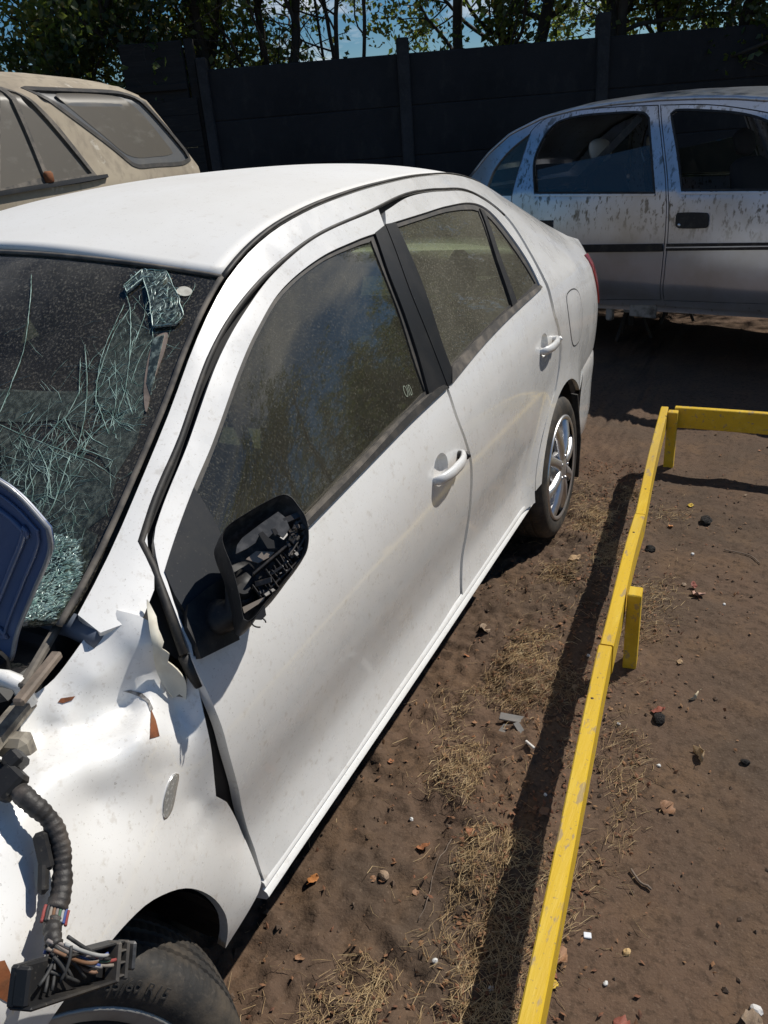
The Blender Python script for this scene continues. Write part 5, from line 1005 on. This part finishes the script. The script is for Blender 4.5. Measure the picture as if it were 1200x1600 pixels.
for side in (1, -1):
    sf = lambda u, v, o, side=side: sfn(u, v, o, side)
    def nn(u, v, sf=sf, side=side):
        e = .006; z = np.zeros_like(u); a = sf(u + e, v, z) - sf(u - e, v, z); b = sf(u, v + e, z) - sf(u, v - e, z); N = np.cross(a, b); N /= np.linalg.norm(N, axis=1)[:, None]; return N*np.sign(N @ SNV)[:, None]*side
    SP_ = lambda name, out, m, par, holes=(), **k: panel(name, out, sf, m, par, holes, nfn=nn, step=k.pop('step', .05), **k)
    rd_ = SP_('rear_door', inset(ST_['rear_door'], .004), SILV, sil, [ST_['rear_win']], t=.03)
    fd_ = SP_('front_door', inset(ST_['front_door'], .004), SILV, sil, [ST_['front_win']], t=.03)
    rl = SIL['roofline']
    bo = [(rl[i][0], rl[i][1] - .03) for i in range(len(rl))] + [(.9, 1.50), (1.30, 1.22), (1.75, 1.05), (2.3, .92), (2.3, .55), (1.99, .55)] + [(1.62 + .37*math.cos(a), .55 + .36*math.sin(a)) for a in np.linspace(0, math.pi, 12)][1:] + [(1.40, .44), (.0, .40), (-.66, .36)] + [(-1.03 + .37*math.cos(a), .50 + .36*math.sin(a)) for a in np.linspace(0, math.pi, 12)] + [(-2.0, .50), (-2.1, .9), (-2.08, 1.15)]
    SP_('side_frame', np.array(bo), SILC, sil, [inset(ST_['rear_door'], -.002), inset(ST_['front_door'], -.002), ST_['quarter_win']], t=.03)
    SP_('window_frame', inset(ST_['rear_win'], -.003), BLACKP, rd_, [inset(ST_['rear_win'], .010)], t=.01, off=.002)
    SP_('window_frame', inset(ST_['front_win'], -.003), BLACKP, fd_, [inset(ST_['front_win'], .010)], t=.01, off=.002)
    qg = SP_('quarter_glass', inset(ST_['quarter_win'], -.01), GLASSD, sil, t=.004, off=-.012)
    w_ = [(-1.09, 1.10, 1), (-.07, 1.10, 1), (-.145, 1.40, 1), (-.60, 1.335), (-.86, 1.305, 1), (-1.05, 1.275, 1), (-1.065, 1.2)]
    SP_('window_glass', smooth_loop(w_, .03), GLASSB if side > 0 else GLASSD, rd_, t=.004, off=-.02)
    SP_('door_handle', inset(smooth_loop([tuple(p) + (1,) for p in SIL['rhandle']], .02), .002), BLACKP, rd_, t=.02, off=.012)
    hd = SP_('door_handle', inset(smooth_loop([(.093, .985), (.10, .998), (.29, .998), (.303, .985), (.308, .925), (.298, .911), (.12, .907), (.10, .92)], .02), .0), BLACKP, fd_, t=.02, off=.012, step=.03)
    c_ = sf(np.array([.122]), np.array([.925]), np.array([.013]))[0]; mb = MB(); mb.lathe([(0, .006), (.009, .006), (.011, 0)], c_, SNV*side, 12); mb.build('lock_cylinder', CHROME, fd_, True)
    SP_('rub_strip', np.array([(.05, .768), (1.36, .825), (1.36, .862), (.05, .812)]), BLACKP, fd_, t=.014, off=.014)
    SP_('rub_strip', np.array([(-.70, .730), (.025, .763), (.022, .812), (-.72, .782)]), BLACKP, rd_, t=.014, off=.014)
    SP_('trim_line', np.array([(.05, .786), (1.36, .843), (1.36, .848), (.05, .793)]), SILC, fd_, t=.003, off=.0165)
    SP_('belt_strip', np.array([(-1.03, 1.104), (-.075, 1.096), (-.072, 1.108), (-1.03, 1.116)]), SILC, rd_, t=.012, off=.010)
    SP_('belt_strip', np.array([(.10, 1.104), (1.11, 1.096), (1.11, 1.108), (.10, 1.118)]), SILC, fd_, t=.012, off=.010)
    SP_('sill_panel', np.array([(-.66, .33), (1.38, .40), (1.38, .455), (-.66, .378)]), SILC, sil, t=.05, off=-.02)
# roof, boot, bonnet as sections across
rl = SIL['roofline']; ru = np.array([p[0] for p in rl]); rz_ = np.array([p[1] for p in rl]); V = []; F = []; uu = np.linspace(-1.72, .75, 40); n = 22
for u in uu:
    z = np.interp(u, ru, rz_) - .005
    d = float(slean(np.array(z - .03))) - .10*float(sst(-1.3, -2.0, u))
    for q in np.linspace(0, 1, n):
        w = d + (-1.62 - 2*d)*q; k_ = 1 - abs(2*q - 1)**2.6; V.append(O0 + SU*u + SNV*w + np.array([0, 0, z - .03 + .045*k_]))
for a in range(len(uu) - 1):
    for b in range(n - 1): F.append((a*n+b, a*n+b+1, (a+1)*n+b+1, (a+1)*n+b))
o = mesh('roof_panel', V, F, SILC, sil); o.modifiers.new('t', 'SOLIDIFY').thickness = .02
AX = (SU, SNV, np.array([0, 0, 1.]))
def sbox(mb, u, w, z, d, bev): mb.box(O0 + SU*u + SNV*w + np.array([0, 0, z]), d, AX, bev)
mb = MB(); sbox(mb, -2.10, -.81, .95, (.62, 1.40, .36), .09); mb.build('boot_lid', SILC, sil, True, 40)
mb = MB(); sbox(mb, 1.95, -.81, .88, (.95, 1.42, .26), .09); mb.build('bonnet', SILC, sil, True, 40)
mb = MB(); sbox(mb, -1.45, -.81, 1.115, (.75, 1.2, .06), .02); mb.build('parcel_shelf', SHELLK, sil)  # dark shelf added to hide sunlit boot glare behind the quarter glass
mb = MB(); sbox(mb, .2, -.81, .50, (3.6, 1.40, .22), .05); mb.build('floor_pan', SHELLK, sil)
DKFAB = mat('dark_seat_fabric', (.010, .010, .011), .9)
for u, w in ((.62, -.42), (.62, -1.2), (-.42, -.42), (-.42, -1.2)):
    st = bpy.data.objects.new('seat', None); COL.objects.link(st); st.parent = sil; st.location = -Vector(sil.location)
    tl_ = (SU*.96 + np.array([0, 0, .25]), SNV, np.array([0, 0, .97]) - SU*.25)
    for nm, u_, z_, d_, a_ in (('seat_cushion', 0, .74, (.50, .50, .16), AX), ('backrest', -.24, 1.02, (.14, .48, .56), tl_), ('headrest', -.34, 1.37, (.10, .26, .17), tl_)):
        mb = MB(); mb.box(O0 + SU*(u + u_) + SNV*w + np.array([0, 0, z_]), d_, a_, .05); o = mb.build(nm, PALEFAB if u < 0 and nm == 'headrest' else DKFAB, st, True); o.location = (0, 0, 0); s2 = o.modifiers.new('s', 'SUBSURF'); s2.levels = s2.render_levels = 1
mb = MB(); a_ = sfn(np.array([-.33]), np.array([1.56]), np.array([-.07]))[0]; b_ = sfn(np.array([-.80]), np.array([1.13]), np.array([-.10]))[0]; e_ = (b_ - a_)/np.linalg.norm(b_ - a_); sdv = np.cross(e_, SNV); mb.box((a_+b_)/2, (np.linalg.norm(b_-a_), .05, .004), (e_, sdv, np.cross(e_, sdv))); mb.build('seat_belt', BLACKP, sil)
mb = MB(); sbox(mb, -.26, -.10, .40, (.09, .05, .16), .01); sbox(mb, -.14, -.06, .355, (.20, .02, .10), .006); sbox(mb, -.42, -.10, .33, (.05, .05, .16), .01); mb.build('jacking_bracket', mat('pale_grimy_metal', (.26, .26, .25), .6, layers=[(12, (.07, .065, .06), .45, .62)]), sil)
STEEL = mat('dull_steel', (.022, .02, .02), .7, layers=[(15, (.05, .03, .02), .5, .7)])
for k, (u, w) in enumerate(((-.55, -.62), (1.25, -.62), (-.55, -1.3), (1.25, -1.3))):
    c = O0 + SU*u + SNV*w; r = root('axle_stand', tuple(c), ('dark steel axle stand under the near rear side of the silver sedan', 'dark steel axle stand under the near front side of the silver sedan', 'dark steel axle stand under the far rear side of the silver sedan', 'dark steel axle stand under the far front side of the silver sedan')[k], 'axle stand', 'axle stands under the silver sedan')
    for a in range(3):
        t = 2*math.pi*a/3; mb = MB(); mb.tube([c + np.array([.16*math.cos(t), .16*math.sin(t), .0]), c + np.array([.04*math.cos(t), .04*math.sin(t), .28])], .013, 6); mb.build('leg', STEEL, r)
    mb = MB(); mb.tube([c + np.array([0, 0, .1]), c + np.array([0, 0, .355])], .022, 8); mb.box(c + np.array([0, 0, .372]), (.10, .06, .03), AX, .006); mb.build('pillar', STEEL, r)
# ------------------------------------------------------------------ dusty off-road wagon on the far side
DUSTY = mat('dust_caked_cream_paint', (.40, .34, .25), .8, layers=[(2.5, (.30, .25, .185), .42, .62, 5), (22, (.22, .185, .14, .6), .5, .66, 6, (1, 1, .6)), (9, (.62, .58, .50, .8), .60, .68, 5)])
DGL = mat('dust_caked_window_glass', (.095, .082, .062), .42, layers=[(1.6, (.125, .108, .08), .4, .65, 4, (1, 1, .5)), (7, (.20, .19, .16, .35), .56, .66, 6, (1, 1, 2))], coat=.25, crough=.25)
DGB = mat('dust_film_blue_grey', (.10, .105, .11), .4, layers=[(5, (.14, .135, .125), .45, .65)])
suv = root('dusty_wagon', (-2.1, 1.3, 0), 'dust caked beige high roofed wagon with filthy side windows behind the white car', 'car')
def ufn(u, v, o, side=1):
    d = -.28*np.maximum(v - 1.47, 0) - .14*sst(1.80, 1.93, v)
    x = (-1.3 + d + o) if side > 0 else (-3.0 - d - o)
    return np.stack([x + 0*u, u, v], -1)
US = {k: smooth_loop([tuple(p) for p in v], .025) for k, v in SUV.items()}
for side in (1, -1):
    uf = lambda u, v, o, side=side: ufn(u, v, o, side)
    def un(u, v, uf=uf, side=side):
        e = .006; z = np.zeros_like(u); N = np.cross(uf(u + e, v, z) - uf(u - e, v, z), uf(u, v + e, z) - uf(u, v - e, z)); N /= np.linalg.norm(N, axis=1)[:, None]; return N*np.sign(N[:, :1])*side
    UP = lambda name, out, m, par, holes=(), **k: panel(name, out, uf, m, par, holes, nfn=un, step=k.pop('step', .05), **k)
    so_ = [tuple(p[:2]) for p in SUV['outline']]; body = [(-.6, .55), (-.6, 1.10), (.35, 1.18), (.55, 1.25), (1.0, 1.62), (1.35, 1.85), (1.8, 1.90)] + [(a, b) for a, b in so_] + [(3.30, 1.40), (3.34, .9), (3.30, .55)] + [(2.6 + .42*math.cos(a), .5 + .42*math.sin(a)) for a in np.linspace(.12, math.pi - .12, 12)] + [(.5 + .42*math.cos(a), .5 + .42*math.sin(a)) for a in np.linspace(.12, math.pi - .12, 12)]
    fwh = np.array([(1.12, 1.50), (1.62, 1.46), (1.64, 1.83), (1.42, 1.82)]); dfm = US['door_frame']
    bodyo = UP('body_side', np.array(body), DUSTY, suv, [US['quarter_glass'], dfm], t=.03)
    UP('quarter_window', inset(US['quarter_glass'], -.004), DGB, suv, t=.01, off=-.008)
    q2 = np.array([(2.52, 1.825), (2.62, 1.838), (2.86, 1.832), (2.93, 1.815), (3.02, 1.74), (3.11, 1.61), (3.13, 1.566), (2.96, 1.555), (2.86, 1.557), (2.79, 1.578), (2.70, 1.655), (2.60, 1.74)])
    UP('dust_patch', smooth_loop([tuple(p) for p in q2], .02), DGL, suv, t=0, off=-.0065)
    UP('window_rubber', inset(US['quarter_glass'], -.012), RUBBER, suv, [inset(US['quarter_glass'], .006)], t=.012, off=.004)
    dr = UP('rear_door', inset(dfm, .002), DUSTRUB, suv, [inset(US['front_glass'], .0), inset(US['vent_glass'], .0)], t=.02, off=.004)
    UP('window_glass', inset(US['front_glass'], -.006), DGL, dr, t=.004, off=-.008); UP('vent_glass', inset(US['vent_glass'], -.006), DGL, dr, t=.004, off=-.008)
    UP('belt_rail', US['rail'], GREYP, dr, t=.02, off=.016, step=.03)
    mb = MB(); c_ = uf(np.array([2.262]), np.array([1.505]), np.array([.012]))[0]; mb.box(c_, (.03, .045, .05), None, .010); mb.build('rubber_corner', RUST, dr, True)
    w3 = UP('front_door', np.array([(1.0, 1.46), (1.72, 1.44), (1.73, 1.86), (1.40, 1.85), (1.20, 1.70)]), DUSTRUB, suv, [np.array([(1.06, 1.49), (1.69, 1.48), (1.69, 1.83), (1.42, 1.82), (1.24, 1.68)])], t=.02, off=.004)
    UP('window_glass', np.array([(1.05, 1.485), (1.70, 1.475), (1.70, 1.84), (1.41, 1.83), (1.23, 1.68)]), DGL, w3, t=.004, off=-.004)
V = []; F = []; oy = [p[0] for p in so_]; oz = [p[1] for p in so_]; yy = np.linspace(1.30, 3.28, 40); n = 20
for y in yy:
    z = float(np.interp(y, [1.2, 1.35, 1.8] + oy, [1.72, 1.85, 1.90] + oz)); x0 = float(ufn(np.array(y), np.array(z), 0.)[0])
    for q in np.linspace(0, 1, n): V.append((x0 + (-4.3 - 2*x0)*q, y, z + .055*(1 - abs(2*q-1)**4)))
for a in range(len(yy)-1):
    for b in range(n-1): F.append((a*n+b, a*n+b+1, (a+1)*n+b+1, (a+1)*n+b))
o = mesh('roof_panel', V, F, DUSTY, suv); o.modifiers.new('t', 'SOLIDIFY').thickness = -.02
mb = MB(); mb.box((-2.15, 3.27, 1.05), (1.55, .10, .95), bev=.03); mb.build('tail_gate', DUSTY, suv)
mb = MB(); mb.box((-2.15, .0, .95), (1.55, 1.2, .40), bev=.08); mb.build('bonnet', DUSTY, suv, True, 40)
mb = MB(); mb.box((-2.15, 1.35, .60), (1.5, 3.7, .25), bev=.04); mb.build('chassis', SHELLK, suv)
mb = MB(); mb.add([(-2.85, .55, 1.24), (-1.45, .55, 1.24), (-1.62, 1.30, 1.80), (-2.68, 1.30, 1.80)], [(0, 1, 2, 3)]); mb.build('windscreen', DGL, suv)
for x, s_ in ((-1.45, 1), (-2.85, -1)):
    for y in (.5, 2.6):
        mb = MB(); mb.lathe([(.20, 0), (.30, .01), (.355, -.02), (.365, -.06), (.365, -.18), (.34, -.22), (.2, -.22)], (x, y, .36), (s_, 0, 0), 40); wh = mb.build('wheel', TYRE, suv, True); mb = MB(); mb.lathe([(0, .0), (.06, .0), (.09, -.03), (.17, -.04), (.2, 0)], (x, y, .36), (s_, 0, 0), 24); mb.build('rim', ALLOY, wh, True)
# ------------------------------------------------------------------ wall
WO = np.array([-2.192, 7.792, 0]); WU = np.array([.885, .465, 0]); WU /= np.linalg.norm(WU); WNV = np.array([WU[1], -WU[0], 0]); WA = (WU, WNV, np.array([0, 0, 1.]))
CONC = mat('dark_weathered_concrete', (.022, .022, .025), .95, layers=[(1.3, (.012, .012, .014), .4, .62, 6), (8, (.040, .039, .038, .6), .52, .7, 6, (1, 1, .5)), (60, (.018, .018, .018, .6), .5, .7)], bump=(40, .4, .006))
CONP = mat('grey_concrete_post', (.042, .042, .046), .95, layers=[(3, (.026, .026, .028), .4, .62, 6), (40, (.06, .058, .056, .5), .5, .7)], bump=(40, .4, .006))
wall = root('concrete_panel_wall', tuple(WO + WU*2), 'dark precast concrete slab wall with posts behind the parked cars', 'wall')
slab = None
def wbox(name, u, w, z, d, m, par, bev=.006, share=None):
    c = WO + WU*u + WNV*w + np.array([0, 0, z])
    if share is not None: o = share.copy(); COL.objects.link(o); o.parent = par
    else:
        mb = MB(); mb.box((0, 0, 0), d, WA, bev); o = mb.build(name, m, par)
    o.location = Vector(c) - Vector(par.location); return o
for b in range(12):
    u = -1.92 + 2.0*b + 1.0
    for r in range(5):
        h = .466; o = wbox('slab', u, random.uniform(-.006, .006), r*h + h/2 - .004, (1.93, .05, h), CONC, wall, .011, slab); slab = slab or o
for b in range(13):
    wbox('post', -1.92 + 2.0*b, .0, 1.20 + (.05 if b == 1 else .07 if b == 2 else .02), (.12 if b else .10, .15, 2.42 + (.1 if b == 2 else 0)), CONP, wall, .012)
TIM = mat('dark_timber', (.020, .019, .020), .9, layers=[(4, (.012, .012, .012), .4, .65, 5, (.3, .3, 4)), (20, (.042, .04, .037, .5), .52, .7, 5, (.3, .3, 4))], bump=(30, .4, .004))
tf = root('dark_board_fence', tuple(WO - WU*4), 'dark horizontal board fence behind the dusty wagon', 'fence'); sl_ = None
for b in range(3):
    u = -2.03 - 2.0*b - .95
    for r in range(14):
        o = wbox('board', u, random.uniform(-.004, .004), .07 + r*.150, (1.92, .028, .1495), TIM, tf, .004, sl_); sl_ = sl_ or o
for b in range(4): wbox('post', -2.03 - 2.0*b, -.06, 1.05 if b else 1.30, (.09, .09, 2.1 if b else 2.62), TIM, tf, .008)
wbox('raised_panel', -2.40, -.02, 2.34, (.62, .05, .52), TIM, tf, .01); wbox('panel_rail', -2.40, .03, 2.20, (.62, .03, .06), TIM, tf, .004)
# ------------------------------------------------------------------ trees
LEAFG = bpy.data.materials.new('tree_leaves'); LEAFG.use_nodes = True; t_ = LEAFG.node_tree; t_.nodes.clear(); N_ = t_.nodes.new
o_ = N_('ShaderNodeOutputMaterial'); dfs = N_('ShaderNodeBsdfDiffuse'); trl = N_('ShaderNodeBsdfTranslucent'); gls = N_('ShaderNodeBsdfGlossy'); gls.inputs['Roughness'].default_value = .45
mxs = N_('ShaderNodeMixShader'); mxs.inputs[0].default_value = .45; mx2 = N_('ShaderNodeMixShader'); mx2.inputs[0].default_value = .05
tcn = N_('ShaderNodeTexCoord'); na = N_('ShaderNodeTexNoise'); na.inputs['Scale'].default_value = 1.4; na.inputs['Detail'].default_value = 3; nb = N_('ShaderNodeTexNoise'); nb.inputs['Scale'].default_value = 14; nb.inputs['Detail'].default_value = 2
t_.links.new(tcn.outputs['Object'], na.inputs['Vector']); t_.links.new(tcn.outputs['Object'], nb.inputs['Vector'])
r1 = N_('ShaderNodeValToRGB'); r1.color_ramp.elements[0].position = .38; r1.color_ramp.elements[0].color = (.022, .045, .011, 1); r1.color_ramp.elements[1].position = .66; r1.color_ramp.elements[1].color = (.11, .14, .022, 1); t_.links.new(na.outputs['Fac'], r1.inputs[0])
r2 = N_('ShaderNodeMapRange'); r2.inputs['From Min'].default_value = .62; r2.inputs['From Max'].default_value = .70; t_.links.new(nb.outputs['Fac'], r2.inputs['Value'])
mc = N_('ShaderNodeMixRGB'); mc.inputs[2].default_value = (.24, .17, .02, 1); t_.links.new(r2.outputs[0], mc.inputs[0]); t_.links.new(r1.outputs[0], mc.inputs[1])
br = N_('ShaderNodeHueSaturation'); br.inputs['Value'].default_value = 2.8; t_.links.new(mc.outputs[0], br.inputs['Color'])
t_.links.new(mc.outputs[0], dfs.inputs[0]); t_.links.new(br.outputs[0], trl.inputs[0]); t_.links.new(dfs.outputs[0], mxs.inputs[1]); t_.links.new(trl.outputs[0], mxs.inputs[2]); t_.links.new(mxs.outputs[0], mx2.inputs[1]); t_.links.new(gls.outputs[0], mx2.inputs[2]); t_.links.new(mx2.outputs[0], o_.inputs[0])
BARK = mat('dark_bark', (.040, .033, .027), .95, layers=[(10, (.065, .055, .045), .45, .65, 5, (1, 1, .3))], bump=(40, .5, .01))
def tree(x, y, h, seed, label, stems=3, nleaf=4200, spread=1.3, leaf=.055, lean=0., bare=0., low=1.7, trunk_r=.07):
    r = random.Random(seed); nr = np.random.default_rng(seed); rt = root('tree', (x, y, 0), label, 'tree', 'trees behind the wall'); tips = []; mb = MB()
    def branch(p, d, L_, rad, depth):
        n = max(4, int(L_/.16)); pts = [np.array(p)]; d = np.array(d, float)
        for i in range(n):
            d += nr.normal(0, .16 if depth else .07, 3) + np.array([0, 0, .03 if depth else .05]); d /= np.linalg.norm(d); pts.append(pts[-1] + d*L_/n)
        rr = np.linspace(rad, rad*(.35 if depth else .45), n + 1); mb.tube(pts, rr, 7 if depth == 0 else 5 if depth == 1 else 4, False)
        for i, q in enumerate(pts):
            if depth >= 1 and i > n*.25: tips.append((q, d.copy()))
        if depth < 3:
            kids = (9, 6, 4)[depth]
            for k in range(kids):
                f = r.uniform(.28 if depth == 0 else .2, 1.); i = int(f*n); q = pts[i]
                if depth == 0 and q[2] < low: continue
                a = nr.normal(0, 1, 3); a -= d*(a @ d); a /= np.linalg.norm(a); nd = d*.55 + a*.85; branch(q, nd/np.linalg.norm(nd), L_*r.uniform(.25, .48), rr[i]*.5, depth + 1)
    for s_ in range(stems):
        a = r.uniform(0, 6.28); branch((x + .22*math.cos(a)*(stems > 1), y + .22*math.sin(a)*(stems > 1), -.05), (math.cos(a)*.16*spread + lean, math.sin(a)*.16*spread, 1), h*r.uniform(.75, 1.), trunk_r*r.uniform(.6, 1.), 0)
    mb.build('trunk', BARK, rt, True)
    # leaves: small folded blades gathered round the twigs
    T_ = np.array([t[0] for t in tips]); k = nr.integers(0, len(T_), nleaf)
    clump = np.array([vnoise(np.array([p[0]*1.9 + seed]), np.array([p[2]*1.9 + p[1]]))[0] for p in T_]); k = k[nr.random(nleaf) < np.clip((clump[k] - bare)*2.4, .03, 1)]
    c = T_[k] + nr.normal(0, .085, (len(k), 3)); d = nr.normal(0, 1, (len(k), 3)) + np.array([0, 0, -.5]); d /= np.linalg.norm(d, axis=1)[:, None]; s_ = np.cross(d, nr.normal(0, 1, (len(k), 3))); s_ /= np.linalg.norm(s_, axis=1)[:, None]; nrm = np.cross(d, s_); L_ = leaf*nr.uniform(.6, 1.4, (len(k), 1)); w = L_*.30
    A_ = c; B_ = c + d*L_*.45 + s_*w + nrm*w*.35; C_ = c + d*L_; D_ = c + d*L_*.45 - s_*w + nrm*w*.35
    V = np.stack([A_, B_, C_, D_], 1).reshape(-1, 3); i = np.arange(len(k))*4; F = np.concatenate([np.stack([i, i+1, i+2], 1), np.stack([i, i+2, i+3], 1)])
    me = bpy.data.meshes.new('crown'); me.vertices.add(len(V)); me.vertices.foreach_set('co', V.ravel().astype(np.float32)); me.loops.add(F.size); me.loops.foreach_set('vertex_index', F.ravel().astype(np.int32)); me.polygons.add(len(F)); me.polygons.foreach_set('loop_start', np.arange(0, F.size, 3, dtype=np.int32)); me.update(calc_edges=True)
    link('crown', me, rt, LEAFG)
def wpos(u, back): p = WO + WU*u - WNV*back; return p[0], p[1]
for x, y, h, lab in ((8.2, 8.4, 6.4, 'leafy tree at the side of the yard beyond the yellow rail'), (9.4, 6.4, 6.8, 'second leafy tree at the side of the yard beyond the yellow rail'), (10.4, 4.2, 6.2, 'outermost leafy tree at the side of the yard beyond the yellow rail')):
    tree(x, y, h, int(x*31), lab, 4, 12000, 1.3, .09, 0, .04, 1.2, .08)
for u, bk, h, st, nl, sp_, lf, bare, tr, lab in TREES:
    x, y = wpos(u, bk); tree(x, y, h, int(abs(u*37) + bk*11), lab, st, nl, sp_, lf, 0, bare, 1.7, tr)
